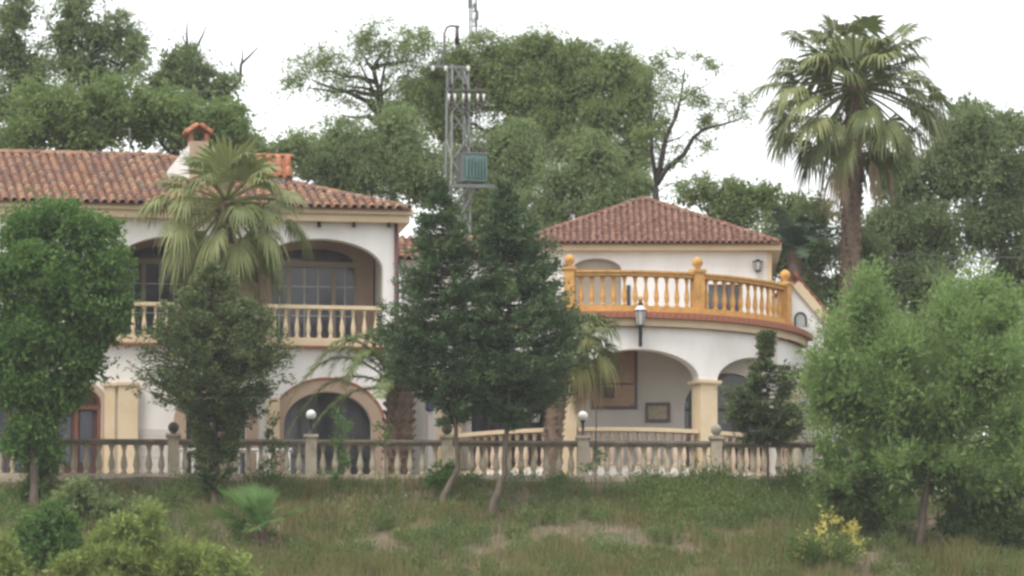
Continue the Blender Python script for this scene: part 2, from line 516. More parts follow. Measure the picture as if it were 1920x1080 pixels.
def arch_band(mb, f, a, b, base, spring, rise, wd, v0, v1, n=24, legs=True):
    """raised surround that follows an arched opening; wd its width, between depths v0 (front) and v1"""
    inn, out = [], []
    if legs: inn.append((a, base)); out.append((a - wd, base))
    for k in range(n + 1):
        t = math.pi * (1 - k / n)
        c, s = math.cos(t), math.sin(t)
        inn.append(((a + b) / 2 + (b - a) / 2 * c, spring + rise * s))
        out.append(((a + b) / 2 + ((b - a) / 2 + wd) * c, spring + (rise + wd) * s))
    if legs: inn.append((b, base)); out.append((b + wd, base))
    for k in range(len(inn) - 1):
        i0, i1, o0, o1 = inn[k], inn[k + 1], out[k], out[k + 1]
        mb.face([f(i0[0], v0, i0[1]), f(i1[0], v0, i1[1]), f(o1[0], v0, o1[1]), f(o0[0], v0, o0[1])])
        mb.face([f(o0[0], v0, o0[1]), f(o1[0], v0, o1[1]), f(o1[0], v1, o1[1]), f(o0[0], v1, o0[1])])
        mb.face([f(i0[0], v1, i0[1]), f(i1[0], v1, i1[1]), f(i1[0], v0, i1[1]), f(i0[0], v0, i0[1])])
    return mb


# ------------------------------------------------------------------ roof tiles
def tile_mb(sp, row):
    """half-barrel cover tile: x across, y up the slope, z out of the roof"""
    mb = MB()
    n = 6
    r0, r1, L = sp * 0.415, sp * 0.37, row * 1.08
    lo, li, up = [], [], []
    for k in range(n + 1):
        a = math.pi * k / n
        lo.append((-r0 * math.cos(a), 0, r0 * 1.15 * math.sin(a) + 0.004))
        li.append((-r0 * 0.78 * math.cos(a), 0.0, r0 * 1.15 * 0.74 * math.sin(a) + 0.0))
        up.append((-r1 * math.cos(a), L, r1 * 1.1 * math.sin(a) - 0.006))
    i, j, q = mb.pts(lo), mb.pts(up), mb.pts(li)
    for k in range(n):
        mb.f.append((i + k, i + k + 1, j + k + 1, j + k)); mb.sm.append(True)
        mb.f.append((i + k + 1, i + k, q + k, q + k + 1)); mb.sm.append(False)
    return mb


def basis(o, e, s, n):
    m = Matrix.Identity(4)
    for k, v in enumerate((e, s, n)):
        for r in range(3): m[r][k] = v[r]
    for r in range(3): m[r][3] = o[r]
    return m


def tile_face(o, e, s, width, length, sp, row, inside):
    """places for tiles on a roof face: list of (u, t, matrix)"""
    e, s = Vector(e).normalized(), Vector(s).normalized()
    n = e.cross(s).normalized()
    out = []
    for r in range(int(length / row) + 1):
        for c in range(int(width / sp) + 1):
            u, t = (c + 0.5) * sp, r * row
            if inside(u, t + row * 0.5):
                j = Vector((random.uniform(-1, 1), random.uniform(-1, 1), 0)) * 0.008
                m = basis(Vector(o) + e * (u + j.x) + s * (t + j.y), e, s, n) @ Matrix.Rotation(random.uniform(-.03, .03), 4, 'Z')
                out.append((u, t, m))
    return out


def lay_tiles(places, sp, row, parent, m_one, m_join, limit=300, name='tile'):
    base = tile_mb(sp, row)
    me = base.mesh(name, m_one)
    for k, (u, t, m) in enumerate(places):
        if k < limit: link(name, me, parent, mat4=m)
    if len(places) > limit:
        mb = MB()
        for u, t, m in places[limit:]:
            off = len(mb.v)
            mb.v += [tuple(m @ Vector(p)) for p in base.v]
            mb.f += [tuple(off + i for i in q) for q in base.f]; mb.sm += base.sm
        mb.build(name + '_field', m_join, parent, world=False, kind='stuff')


def ridge(a, b, r, step, parent, m, name='ridge_tile', lift=0.03):
    """barrel tiles laid along a ridge or hip, single pieces"""
    a, b = Vector(a), Vector(b)
    d = b - a; L = d.length; d.normalize()
    side = d.cross(Vector((0, 0, 1))).normalized(); up = side.cross(d)
    n = max(1, round(L / step))
    mb = tile_mb(r * 2.1, L / n)
    me = mb.mesh(name, m)
    for k in range(n):
        link(name, me, parent, mat4=basis(a + d * (L * k / n) + up * (lift + 0.0), side, d, up))


def baluster_mb(h, r=0.07, n=8):
    prof = [(r * .95, 0), (r * .95, h * .06), (r * .55, h * .10), (r * .72, h * .16), (r * 1.02, h * .30), (r * .92, h * .42), (r * .5, h * .66), (r * .46, h * .80), (r * .78, h * .86), (r * .6, h * .90), (r * .95, h * .94), (r * .95, h)]
    return MB().lathe(prof, n=n)
#@@HOUSES
# ------------------------------------------------------------------ left house with the gallery
YAW = R(8.5)
OA = Vector((P(0, 600, 5.0).x, 5.0, 0.0))
NA = Vector((-math.sin(YAW), math.cos(YAW), 0))
TA = Vector((math.cos(YAW), math.sin(YAW), 0))


def A(px, py, v=0.0):
    d = ray(px, py)
    t = (OA + NA * v - CAM).dot(NA) / d.dot(NA)
    q = CAM + d * t - OA
    return q.dot(TA), q.z


def ua(px, v=0.0, py=600): return A(px, py, v)[0]
def wa(py, v=0.0, px=400): return A(px, py, v)[1]


ident = lambda u, v, w: (u, v, w)

house = empty('villa', OA, YAW, label='long white two storey villa with old barrel tile roof and arched gallery at left', cat='house')
uL, uR = ua(-70), ua(745)
wM, wT = wa(642), wa(398)
# upper wall
up_ops = [(ua(215), ua(452), wM, wa(500), wa(443) - wa(500)), (ua(480), ua(718), wM, wa(500), wa(443) - wa(500))]
mb = arch_wall(MB(), ident, uL, uR, wM, wT, up_ops, 0.38)
mb.build('upper_wall', M['white'], house, world=False)
# lower wall
big = (ua(533), ua(697), 0.0, wa(795), wa(731) - wa(795))
doorA = (ua(100), ua(192), 0.0, wa(762), wa(727) - wa(762))
midA = (ua(350), ua(462), 0.0, wa(790), wa(745) - wa(790))
leftA = (ua(-42), ua(50), 0.0, wa(762), wa(727) - wa(762))
low_ops = [leftA, doorA, midA, big]
arch_wall(MB(), ident, uL, uR, -0.2, wM - 0.003, low_ops, 0.45).build('lower_wall', M['white'], house, world=False)
for o in (big, midA):
    arch_band(MB(), ident, *o, 0.34, -0.06, -0.002).build('arch_surround', M['archcol'], house, world=False)
for o in (doorA, leftA):
    arch_band(MB(), ident, *o, 0.16, -0.05, -0.002).build('arch_surround', M['archcol'], house, world=False)
arch_band(MB(), ident, big[0] - .345, big[1] + .345, big[2], big[3], big[4] + .345, 0.05, -0.10, -0.002, legs=False).build('arch_moulding', M['rust'], house, world=False)
# pilasters on the ground floor
for a, b, c in ((197, 216, -0.10), (222, 258, -0.28)):
    mb = MB().box((ua(a), c, -0.2), (ua(b), -0.002, wa(728)))
    p = mb.build('pilaster', M['cream'], house, world=False)
    MB().box((ua(a) - .05, c - .05, wa(728) + .002), (ua(b) + .05, -0.002, wa(722))).build('capital', M['cream'], p, world=False)
MB().box((ua(500), -0.16, -0.2), (ua(524), -0.064, wa(745))).build('pilaster', M['cream'], house, world=False)
# ends and floors
mb = MB().box((uR - .35, 0.45, -0.2), (uR, 9.5, wT)); mb.box((uL, 0.45, -0.2), (uL + .35, 9.5, wT)); mb.box((uL, 9.5, -0.2), (uR, 9.8, wT))
mb.build('side_wall', M['white'], house, world=False)
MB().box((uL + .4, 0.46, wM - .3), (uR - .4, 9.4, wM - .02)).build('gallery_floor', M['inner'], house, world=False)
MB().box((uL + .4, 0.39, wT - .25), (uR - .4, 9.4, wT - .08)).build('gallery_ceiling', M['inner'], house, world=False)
# gallery back wall
VB = 2.1
win = (ua(506, VB), ua(668, VB), wa(640, VB), wa(496, VB), 0)
wu = (ua(232, VB), ua(400, VB), wa(640, VB), wa(496, VB), 0)
fan = (win[0] + .25, win[1] - .1, wa(489, VB), wa(489, VB) + .01, wa(463, VB) - wa(489, VB))
arch_wall(MB(), lambda u, v, w: (u, v + VB, w), uL + .4, uR - .4, wM - .01, wT - .26, [wu, win], 0.25).build('gallery_back_wall', M['archcol'], house, world=False)
for (a, b, lo, hi, _r) in (win, wu):
    w = empty('gallery_window', (0, 0, 0), parent=house)
    fr = MB()
    cuts = [a, a + (b - a) * .22, a + (b - a) * .74, b]
    vv = VB + 0.05
    for k, x in enumerate(cuts): fr.box((x - .06, vv, lo), (x + .06, vv + .08, hi))
    fr.box((a - .1, VB - .05, hi - .02), (b + .1, vv + .079, hi + .13)); fr.box((a, vv + .001, lo), (b, vv + .079, lo + .06))
    fr.build('window_frame', M['taupe'], w, world=False)
    for k in range(3):
        x0, x1 = cuts[k] + .06, cuts[k + 1] - .06
        MB().box((x0, vv + .03, lo + .06), (x1, vv + .05, hi - .02)).build('pane', M['glassb'], w, world=False)
        n = (2, 3, 2)[k]
        g = MB()
        for j in range(1, n): g.box((x0 + (x1 - x0) * j / n - .014, vv + .012, lo + .06), (x0 + (x1 - x0) * j / n + .014, vv + .03, hi - .02))
        for z in (.36, .74): g.box((x0, vv + .014, lo + (hi - lo) * z - .014), (x1, vv + .028, lo + (hi - lo) * z + .014))
        g.build('muntin', M['frame'], w, world=False)
    fb = wa(487, VB); frise = wa(463, VB) - fb
    f = arch_fill(MB(), ident, a + .15, b - .1, fb, fb + .002, frise, VB - .012).build('fanlight', M['glass'], w, world=False)
for ox in (a, ):
    pass
g = MB()
cx, fb, frise = (win[0] + win[1]) / 2, wa(487, VB), wa(463, VB) - wa(487, VB)
for ang in (30, 60, 90, 120, 150):
    g.bar((cx, VB - .03, fb), (cx + math.cos(R(ang)) * 1.0, VB - .03, fb + math.sin(R(ang)) * frise * .95), .03)
g.build('fanlight_bar', M['red'], house, world=False)
# glazing of the ground floor arches
for o, mm in ((big, 'glass'), (midA, 'glass'), (leftA, 'glassb')):
    w = empty('arched_window', (0, 0, 0), parent=house)
    arch_fill(MB(), ident, o[0], o[1], o[2], o[3], o[4], 0.26).build('pane', M[mm], w, world=False)
    fr = arch_band(MB(), ident, o[0] + .05, o[1] - .05, o[2], o[3], o[4] - .05, .05, .17, .25)
    for q in (.2, .66): fr.box((o[0] + (o[1] - o[0]) * q - .02, .2, 0), (o[0] + (o[1] - o[0]) * q + .02, .25, o[3] + o[4] * .6))
    fr.box((o[0] + .05, .205, o[3] - .85), (o[1] - .05, .245, o[3] - .81))
    fr.build('window_frame', M['framed'] if mm == 'glass' else M['redor'], w, world=False)
# red door
w = empty('arched_door', (0, 0, 0), parent=house)
o = doorA
arch_fill(MB(), ident, o[0], o[1], o[2], o[3], o[4], 0.30).build('door_leaf', M['red'], w, world=False)
fr = arch_band(MB(), ident, o[0] + .1, o[1] - .1, o[2], o[3], o[4] - .1, .1, .18, .295)
fr.box((o[0] + .1, .2, o[3] - .12), (o[1] - .1, .29, o[3]))
fr.box(((o[0] + o[1]) / 2 - .05, .21, 0), ((o[0] + o[1]) / 2 + .05, .29, o[3] - .125))
fr.build('door_frame', M['redor'], w, world=False)
for k in (0, 1):
    a = o[0] + .18 + k * ((o[1] - o[0]) / 2 - .08)
    MB().box((a, .27, .95), (a + .34, .296, o[3] - .16)).build('pane', M['glassb'], w, world=False)
# shutter beside the left opening
MB().box((ua(52), -.07, 0), (ua(78), -.055, wa(765))).build('shutter', M['redor'], house, world=False)
# plain light panel wall (closed roller door)
rd = empty('roller_door', (0, 0, 0), parent=house)
for k in range(9):
    z0 = 0.1 + k * .2
    MB().box((ua(264), -.035 - .008 * (k % 2), z0), (ua(338), -.003, z0 + .192)).build('slat', M['inner'], rd, world=False)
# courses and cornice
MB().box((uL, -.16, wM - .06), (uR, -.003, wM + .10)).build('string_course', M['cream'], house, world=False)
MB().box((uL, -.21, wM - .12), (uR + .02, -.003, wM - .063)).build('terracotta_course', M['rust'], house, world=False)
mb = MB().box((uL, -.30, wa(410, -.3)), (uR + .3, -.003, wa(396, -.3)))
mb.box((uL, -.40, wa(396, -.3) + .002), (uR + .4, -.003, wa(388, -.3) + .02))
mb.box((uR + .001, -.0025, wa(410, -.3)), (uR + .3, 9.9, wa(396, -.3)))
mb.build('cornice', M['cornice'], house, world=False)
# downpipe and small spot lamps
MB().tube([(uR - .05, -.07, wa(398)), (uR - .05, -.07, 0)], .05, 8).build('downpipe', M['pipe'], house, world=False)
for px in (598, 663, 729):
    x, z = A(px, 420, -.12)
    s = MB().tube([(x, -.15, z + .07), (x, -.17, z - .09)], [.045, .06], 8)
    s.box((x - .02, -.11, z - .01), (x + .02, -.003, z + .03))
    s.build('spot_lamp', M['iron'], house, world=False)

# roof of the villa
rA = empty('roof', (0, 0, 0), parent=house)
pit = R(19.6)
vE, zE = -.52, wa(387, -.5) + .03
uE = ua(771, -.5, 388)
DEP = 6.4
sdir = Vector((0, math.cos(pit), math.sin(pit)))
zR = zE + DEP * math.tan(pit)
mb = MB()
mb.face([(uL, vE, zE), (uE, vE, zE), (uE - DEP, vE + DEP, zR), (uL, vE + DEP, zR)])
mb.face([(uE, vE, zE), (uE, vE + 2 * DEP, zE), (uE - DEP, vE + DEP, zR)])
mb.face([(uE, vE + 2 * DEP, zE), (uL, vE + 2 * DEP, zE), (uL, vE + DEP, zR), (uE - DEP, vE + DEP, zR)])
mb.face([(uL, vE, zE - .015), (uL, vE + 2 * DEP, zE - .015), (uE, vE + 2 * DEP, zE - .015), (uE, vE, zE - .015)])
mb.face([(uL, vE, zE - .015), (uE, vE, zE - .015), (uE, vE, zE), (uL, vE, zE)])
mb.build('underlay', M['pan'], rA, world=False)
spA, rowA = 0.248, 0.40
LA = DEP / math.cos(pit)
pl = tile_face((uL, vE - .03, zE), (1, 0, 0), sdir, uE - uL, LA, spA, rowA, lambda u, t: t < LA and u < (uE - uL) - max(0, t) * math.cos(pit) - .02)


def seen_rank(p):
    u = p[0] + uL
    hid = ua(300) < u < ua(560)
    return (1 if hid else 0, p[1] * (0.6 if u > 0 else 1.0))


pl.sort(key=seen_rank)
lay_tiles(pl, spA, rowA, rA, M['tileA'], M['tileAs'])
s2 = Vector((-math.cos(pit), 0, math.sin(pit)))
pl = tile_face((uE + .03, vE, zE), (0, 1, 0), s2, 2 * DEP, LA, spA, rowA, lambda u, t: t < LA and t * math.cos(pit) < u < 2 * DEP - t * math.cos(pit))
lay_tiles(pl, spA, rowA, rA, M['tileA'], M['tileAs'], limit=0, name='side_tile')
ridge((uE - .05, vE + .05, zE), (uE - DEP, vE + DEP, zR), .12, .42, rA, M['tileA'])
ridge((uE - DEP, vE + DEP, zR), (uL, vE + DEP, zR), .12, .42, rA, M['tileA'])

# chimneys
ch = empty('chimney', (ua(371, 3.0, 320), 3.0, 0), parent=house)
zb = wa(325, 3.0)
zt = wa(268, 3.0)
MB().box((-.27, -.3, zb - 1.0), (.27, .3, zt)).build('chimney_stack', M['archcol'], ch, world=False)
mb = MB()
i = mb.pts([(-.85, -.3, zb - .6), (-.272, -.3, zb - .6), (-.272, -.3, zt - .12), (-.42, -.3, zt - .26), (-.85, -.3, zb + .06),
            (-.85, .3, zb - .6), (-.272, .3, zb - .6), (-.272, .3, zt - .12), (-.42, .3, zt - .26), (-.85, .3, zb + .06)])
mb.f += [(i, i + 1, i + 2, i + 3, i + 4), (i + 9, i + 8, i + 7, i + 6, i + 5), (i + 4, i + 3, i + 8, i + 9), (i + 3, i + 2, i + 7, i + 8), (i, i + 4, i + 9, i + 5)]
mb.sm += [False] * 5
mb.build('chimney_skirt', M['white'], ch, world=False)
mb = MB()
for x in (-.22, .22):
    for y in (-.25, .25): MB().box((x - .06, y - .05, zt + .003), (x + .06, y + .05, zt + .22)).build('vent_pier', M['brick'], ch, world=False)

mb = MB()
za = zt + .225
for sg in (-1, 1):
    mb.face([(sg * .36, -.42, za), (0, -.42, za + .26), (0, .42, za + .26), (sg * .36, .42, za)])
    mb.face([(sg * .36, -.42, za - .03), (0, -.42, za + .22), (0, .42, za + .22), (sg * .36, .42, za - .03)])
    mb.face([(sg * .36, -.42, za - .03), (sg * .36, -.42, za), (0, -.42, za + .26), (0, -.42, za + .22)])
mb.build('chimney_cap', M['brick'], ch, world=False)
tm = tile_mb(.2, .22).mesh('tile', M['tileC'])
for sg in (-1, 1):
    s = Vector((-sg * .36, 0, .26)).normalized(); e = Vector((0, sg, 0))
    for r in range(2):
        for c in range(4):
            o = Vector((sg * .37, -sg * .4, za)) + e * (.1 + c * .2) + s * (r * .19)
            link('tile', tm, ch, mat4=basis(o, e, s, e.cross(s)))

c2 = empty('chimney', (ua(513, 2.8, 330), 2.8, 0), parent=house)
zb2, zt2 = wa(345, 2.8), wa(291, 2.8)
MB().box((-.46, -.25, zb2 - 1.1), (.46, .55, wa(334, 2.8))).build('chimney_stack', M['white'], c2, world=False)
zc2 = wa(334, 2.8)
mb = MB()
mb.face([(-.52, -.35, zc2), (.52, -.35, zc2), (.5, .13, zt2), (-.5, .13, zt2)])
mb.face([(.52, .62, zc2), (-.52, .62, zc2), (-.5, .15, zt2), (.5, .15, zt2)])
mb.face([(-.52, -.35, zc2), (-.5, .13, zt2), (-.52, .62, zc2)]); mb.face([(.52, -.35, zc2), (.52, .62, zc2), (.5, .13, zt2)])
mb.face([(-.52, -.35, zc2), (-.52, .62, zc2), (.52, .62, zc2), (.52, -.35, zc2)])
mb.build('chimney_cap', M['brick'], c2, world=False)
s = Vector((0, .48, zt2 - zc2)); LL = s.length; s.normalize(); e = Vector((1, 0, 0))
tm = tile_mb(.24, LL / 2).mesh('tile', M['tileC'])
for r in range(2):
    for c in range(4):
        link('tile', tm, c2, mat4=basis(Vector((-.40 + c * .265, -.37, zc2)) + s * (r * LL / 2), e, s, e.cross(s)))
ridge((-.55, .13, zt2 + .01), (.55, .13, zt2 + .01), .07, .28, c2, M['tileC'])

# gallery balustrade
gb = empty('gallery_balustrade', OA, YAW, label='cream stone balustrade along the upper gallery of the left villa', cat='balustrade')
z0, z1 = wM + .103, wa(569, .1)
for (a, b) in ((ua(219), ua(450)), (ua(484), ua(716))):
    MB().box((a, .02, z1 - .10), (b, .26, z1)).build('rail', M['cream'], gb, world=False)
    MB().box((a, .04, z0), (b, .24, z0 + .08)).build('plinth', M['cream'], gb, world=False)
    me = baluster_mb(z1 - z0 - .18, .068).mesh('baluster', M['cream'])
    n = round((b - a) / .32)
    for k in range(n): link('baluster', me, gb, loc=(a + (b - a) * (k + .5) / n, .14, z0 + .08))

# ------------------------------------------------------------------ arcaded wing with the round terrace
YC, RD = 11.7, 5.7
XC = P(1130, 600, 9).x
wing = empty('arcaded_wing', (XC, YC, 0), 0, label='white round arcade wing with ochre terrace and hipped tile roof', cat='house')


def fd(u, v, w):
    th = u / RD
    return ((RD - v) * math.sin(th), -(RD - v) * math.cos(th), w)


def zd(px, py, Y): return P(px, py, Y).z


SPR = zd(1310, 713, 6.8)
CRN = zd(1195, 654, 6.05)
WTOP = zd(1200, 612, 6.0)
TH = [R(-51.5), R(-10.4), R(30.6), R(71.6)]
hp = R(3.0)
ops = [((TH[k] + hp) * RD, (TH[k + 1] - hp) * RD, SPR - 1, SPR, CRN - SPR) for k in range(3)]
arch_wall(MB(), fd, TH[0] * RD - .3, R(84) * RD, SPR, WTOP, ops, 0.36, step=.3).build('arcade_wall', M['white'], wing, world=False)
arch_wall(MB(), fd, R(-84) * RD, TH[0] * RD - .3, -.2, WTOP, [], 0.36, step=.3).build('side_wall', M['white'], wing, world=False)
for k, th in enumerate(TH):
    c = Vector(((RD - .2) * math.sin(th), -(RD - .2) * math.cos(th), 0))
    Mx = Matrix.Translation(c) @ Matrix.Rotation(th, 4, 'Z')
    col = MB().box((-.27, -.24, .0), (.27, .24, SPR - .14), Mx)
    q = col.build('column', M['cream'], wing, world=False)
    cp = MB()
    cp.box((-.31, -.28, SPR - .137), (.31, .28, SPR - .09), Mx); cp.box((-.36, -.33, SPR - .088), (.36, .33, SPR - .003), Mx)
    cp.build('capital', M['cream'], q, world=False)


def ring(v0, v1, w0, w1, t0, t1, name, m, parent, step=.25):
    return arch_wall(MB(), lambda u, v, w: fd(u, v0 + v, w), t0 * RD, t1 * RD, w0, w1, [], v1 - v0, step=step).build(name, m, parent, world=False)


T0, T1 = R(-84), R(84)
zc_ = zd(1200, 596, 5.8)
ze_ = zd(1200, 583, 5.7)
o_ = ring(-.20, .36, WTOP + .003, zc_, T0, T1, 'cornice', M['cornice'], wing)
# terracotta edge, piece by piece
en = 96
emb = MB()
for k in range(en):
    pass
da = (T1 - T0) / en
w_ = da * (RD + .34) * .5 * .93
eb = MB().box((-w_, -.36, 0), (w_, .3, ze_ - zc_ - .045)); eme = eb.mesh('edge_tile', M['rust'])
for k in range(en):
    th = T0 + da * (k + .5)
    link('edge_tile', eme, wing, loc=(RD * math.sin(th), -RD * math.cos(th), zc_ + .003), rz=th)
ring(-.30, .45, ze_ - .04, ze_ + .0, T0, T1, 'terrace_edge', M['rust'], wing)
# terrace deck and arcade ceiling
mb = MB()
deck = [fd(t * RD, .455, ze_ - .02) for t in np.linspace(T0, T1, 40)] + [(RD - .5, 4, ze_ - .02), (-RD + .5, 4, ze_ - .02)]
mb.face(deck)
mb.build('terrace_deck', M['paving'], wing, world=False)
mb = MB()
mb.face([(p[0], p[1], WTOP + .02) for p in deck][::-1])
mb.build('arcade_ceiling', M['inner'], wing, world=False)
# raised base, parapet and cap
PZ0, PZ1 = .86, zd(1060, 802, 6.2)
ring(0.02, .34, -.2, PZ0, TH[0] + hp, T1, 'base_wall', M['white'], wing)
MB().lathe([(RD - .4, .70), (RD - .4, .78)], (0, 0, 0), 64, False).build('arcade_floor', M['paving'], wing, world=False)
for k in range(3):
    a, b = TH[k] + hp + .003, TH[k + 1] - hp - .003
    ring(0.0, .30, PZ1 - .11, PZ1, a, b, 'parapet_cap', M['cream'], wing)
    ring(0.04, .26, PZ0 + .002, PZ0 + .07, a, b, 'parapet_rail', M['cream'], wing)
    n = 13
    if k == 0: pbm = baluster_mb(PZ1 - .113 - PZ0 - .074, .088).mesh('baluster', M['lattice'])
    for j in range(n):
        t = a + (b - a) * (j + .5) / n
        if k == 0 and j < 2: continue
        link('baluster', pbm, wing, loc=((RD - .15) * math.sin(t), -(RD - .15) * math.cos(t), PZ0 + .072), rz=t)

# inner wall of the arcade
YI = 8.6
li = YI - YC


def wx(px, Y, py=700): return P(px, py, Y).x - XC


iarch = (wx(1283, YI), wx(1440, YI), .8, zd(1360, 765, YI), zd(1360, 699, YI) - zd(1360, 765, YI))
iglass = (wx(884, YI), wx(1034, YI), .8, zd(900, 735, YI), 0)
fi = lambda u, v, w: (u, li + v, w)
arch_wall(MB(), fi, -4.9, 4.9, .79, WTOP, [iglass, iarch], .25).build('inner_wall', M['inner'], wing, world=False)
for o, cuts in ((iarch, (.28, .62)), (iglass, (.22, .5, .75))):
    w = empty('glass_door', (0, 0, 0), parent=wing)
    arch_fill(MB(), fi, o[0], o[1], o[2], o[3], max(o[4], .002), .2).build('pane', M['glass'], w, world=False)
    g = MB()
    for q in cuts: g.box((o[0] + (o[1] - o[0]) * q - .03, li + .12, .8), (o[0] + (o[1] - o[0]) * q + .03, li + .19, o[3]))
    g.box((o[0], li + .125, o[3] - .05), (o[1], li + .185, o[3]))
    g.build('door_frame', M['framed'] if o is iarch else M['red'], w, world=False)

# upper room on the terrace
YT = 10.3
lt = YT - YC
ft = lambda u, v, w: (u, lt + v, w)
ul, ur = wx(976, YT, 480), wx(1446, YT, 480)
zT0, zT1 = ze_ - .02, zd(1207, 470, YT)
tarch = (wx(1072, YT, 500), wx(1165, YT, 500), zT0, zd(1118, 506, YT), zd(1118, 484, YT) - zd(1118, 506, YT))
tdoor = (wx(1328, YT, 500), wx(1392, YT, 500), zT0, zd(1360, 533, YT), 0)
arch_wall(MB(), ft, ul, ur, zT0, zT1, [tarch, tdoor], .3).build('upper_wall', M['white'], wing, world=False)
mb = MB().box((ul, lt + .3, zT0), (ul + .3, lt + 7, zT1)); mb.box((ur - .3, lt + .3, zT0), (ur, lt + 7, zT1)); mb.box((ul + .3, lt + 6.7, zT0), (ur - .3, lt + 7, zT1))
mb.build('side_wall', M['white'], wing, world=False)
MB().box((ur - .12, lt - .012, zT0), (ur + .012, lt + .2, zT1)).build('corner_strip', M['cream'], wing, world=False)
arch_fill(MB(), ft, tarch[0], tarch[1], tarch[2], tarch[3], tarch[4], .22).build('window', M['taupe'], wing, world=False)
d_ = MB().box((tdoor[0], lt + .15, zT0), (tdoor[1], lt + .2, tdoor[3])).build('door', M['glass'], wing, world=False)
g = MB().box(((tdoor[0] + tdoor[1]) / 2 - .05, lt + .10, zT0), ((tdoor[0] + tdoor[1]) / 2 + .05, lt + .148, tdoor[3]))
g.build('door_frame', M['framed'], wing, world=False)
MB().box((wx(1175, YT, 550), lt - .06, zT0), (wx(1182, YT, 550), lt - .003, zd(1180, 535, YT))).build('dark_strip', M['framed'], wing, world=False)  # narrow dark strip on the wall behind the terrace balusters
MB().box((ul - .28, lt - .28, zT1 - .02), (ur + .28, lt + 7.2, zd(1207, 459, YT))).build('cornice', M['cornice'], wing, world=False)
# pyramid roof
rB = empty('roof', (0, 0, 0), parent=wing)
zEb = zd(1207, 457, YT - .4) + .01
HW = (wx(1463, YT - .4, 455) - wx(962, YT - .4, 455)) / 2
cxB = (wx(1463, YT - .4, 455) + wx(962, YT - .4, 455)) / 2
yEb = lt - .42
pB = math.atan2(zd(1207, 374, YT - .4 + HW) - zEb, HW)
zAp = zEb + HW * math.tan(pB)
ap = (cxB, yEb + HW, zAp)
cn = [(cxB - HW, yEb, zEb), (cxB + HW, yEb, zEb), (cxB + HW, yEb + 2 * HW, zEb), (cxB - HW, yEb + 2 * HW, zEb)]
mb = MB()
for k in range(4): mb.face([cn[k], cn[(k + 1) % 4], ap])
mb.face([(x, y, z - .012) for x, y, z in cn][::-1])
for k in range(4):
    p, q = cn[k], cn[(k + 1) % 4]
    mb.face([(p[0], p[1], p[2] - .012), (q[0], q[1], q[2] - .012), q, p])
mb.build('underlay', M['pan'], rB, world=False)
spB, rowB = .183, .29
LB = HW / math.cos(pB)
for k in range(4):
    o, q = Vector(cn[k]), Vector(cn[(k + 1) % 4])
    e = (q - o).normalized()
    inw = Vector((-e.y, e.x, 0))
    s = (inw * math.cos(pB) + Vector((0, 0, math.sin(pB))))
    pl = tile_face(o - inw * .02, e, s, 2 * HW, LB, spB, rowB, lambda u, t: t < LB and t * math.cos(pB) + .03 < u < 2 * HW - t * math.cos(pB) - .03)
    random.shuffle(pl)
    pl.sort(key=lambda a: a[1] + (2 if a[0] < 1.0 else 0))
    lay_tiles(pl, spB, rowB, rB, M['tileB'], M['tileBs'], limit=280 if k == 0 else 0, name='tile' if k == 0 else 'side_tile')
for k in range(4):
    ridge(cn[k], ap, .085, .3, rB, M['tileB'])

# ochre terrace balustrade
ob = empty('terrace_balustrade', (XC, YC, 0), 0, label='ochre painted curved balustrade with ball finials on the round terrace', cat='balustrade')
zr1 = zd(1200, 507, 6.0)
zp = ze_ + .003
VB0 = -.05
pth = [R(-60), R(-11.5), R(30.8), R(68.5)]
pth[1] = math.asin((P(1068, 540, 6.1).x - XC) / RD); pth[2] = math.asin((P(1308, 540, 6.7).x - XC) / RD); pth[3] = math.asin((P(1473, 560, 9).x - XC) / RD)
for k, th in enumerate(pth):
    if k == 0: continue
    Mx = Matrix.Translation((RD * math.sin(th), -RD * math.cos(th), 0)) @ Matrix.Rotation(th, 4, 'Z')
    q = MB().box((-.15, -.14, zp), (.15, .16, zr1 + .02), Mx)
    q.box((-.19, -.18, zr1 + .022), (.19, .20, zr1 + .10), Mx)
    q.box((-.18, -.17, zp + .001), (.18, .19, zp + .14), Mx)
    q = q.build('post', M['gold'], ob, world=False)
    MB().lathe([(.10, 0), (.07, .05), (.13, .12), (.155, .20), (.13, .28), (.06, .34), (.02, .36)], (RD * math.sin(th), -RD * math.cos(th), zr1 + .102), 14).build('ball_finial', M['gold'], q, world=False)
me = baluster_mb(zr1 - .15 - zp - .18, .075).mesh('baluster', M['gold'])
for k in (1, 2):
    a, b = pth[k] + .028, pth[k + 1] - .028
    ring(VB0 - .03, .17, zr1 - .15, zr1 - .06, a, b, 'rail', M['gold'], ob)
    ring(VB0 - .08, .22, zr1 - .058, zr1, a, b, 'rail_cap', M['gold'], ob)
    ring(VB0 - .04, .18, zp, zp + .18, a, b, 'plinth', M['gold'], ob)
    n = round((b - a) * RD / .305)
    for j in range(n):
        t = a + (b - a) * (j + .5) / n
        link('baluster', me, ob, loc=((RD - .06) * math.sin(t), -(RD - .06) * math.cos(t), zp + .18), rz=t)

# pictures on the arcade wall
def framed(name, x0, y0, x1, y1, fw, m_frame, m_in, **kw):
    a = P(x0, y1, YI - .02); b = P(x1, y0, YI - .02)
    base = Vector(((a.x + b.x) / 2, YI - .02, a.z))
    r = empty(name, base, 0, **kw)
    w, h = (b.x - a.x) / 2, b.z - a.z
    MB().box((-w + fw, -.02, fw), (w - fw, .0, h - fw)).build('picture_field', m_in, r, world=False)
    for q in ((-w, 0, w, fw), (-w, h - fw, w, h)): MB().box((q[0], -.05, q[1]), (q[2], .0, q[3])).build('frame_bar', m_frame, r, world=False)
    for q in ((-w, fw, -w + fw, h - fw), (w - fw, fw, w, h - fw)): MB().box((q[0], -.048, q[1] + .001), (q[2], .0, q[3] - .001)).build('frame_bar', m_frame, r, world=False)
    return r, w, h


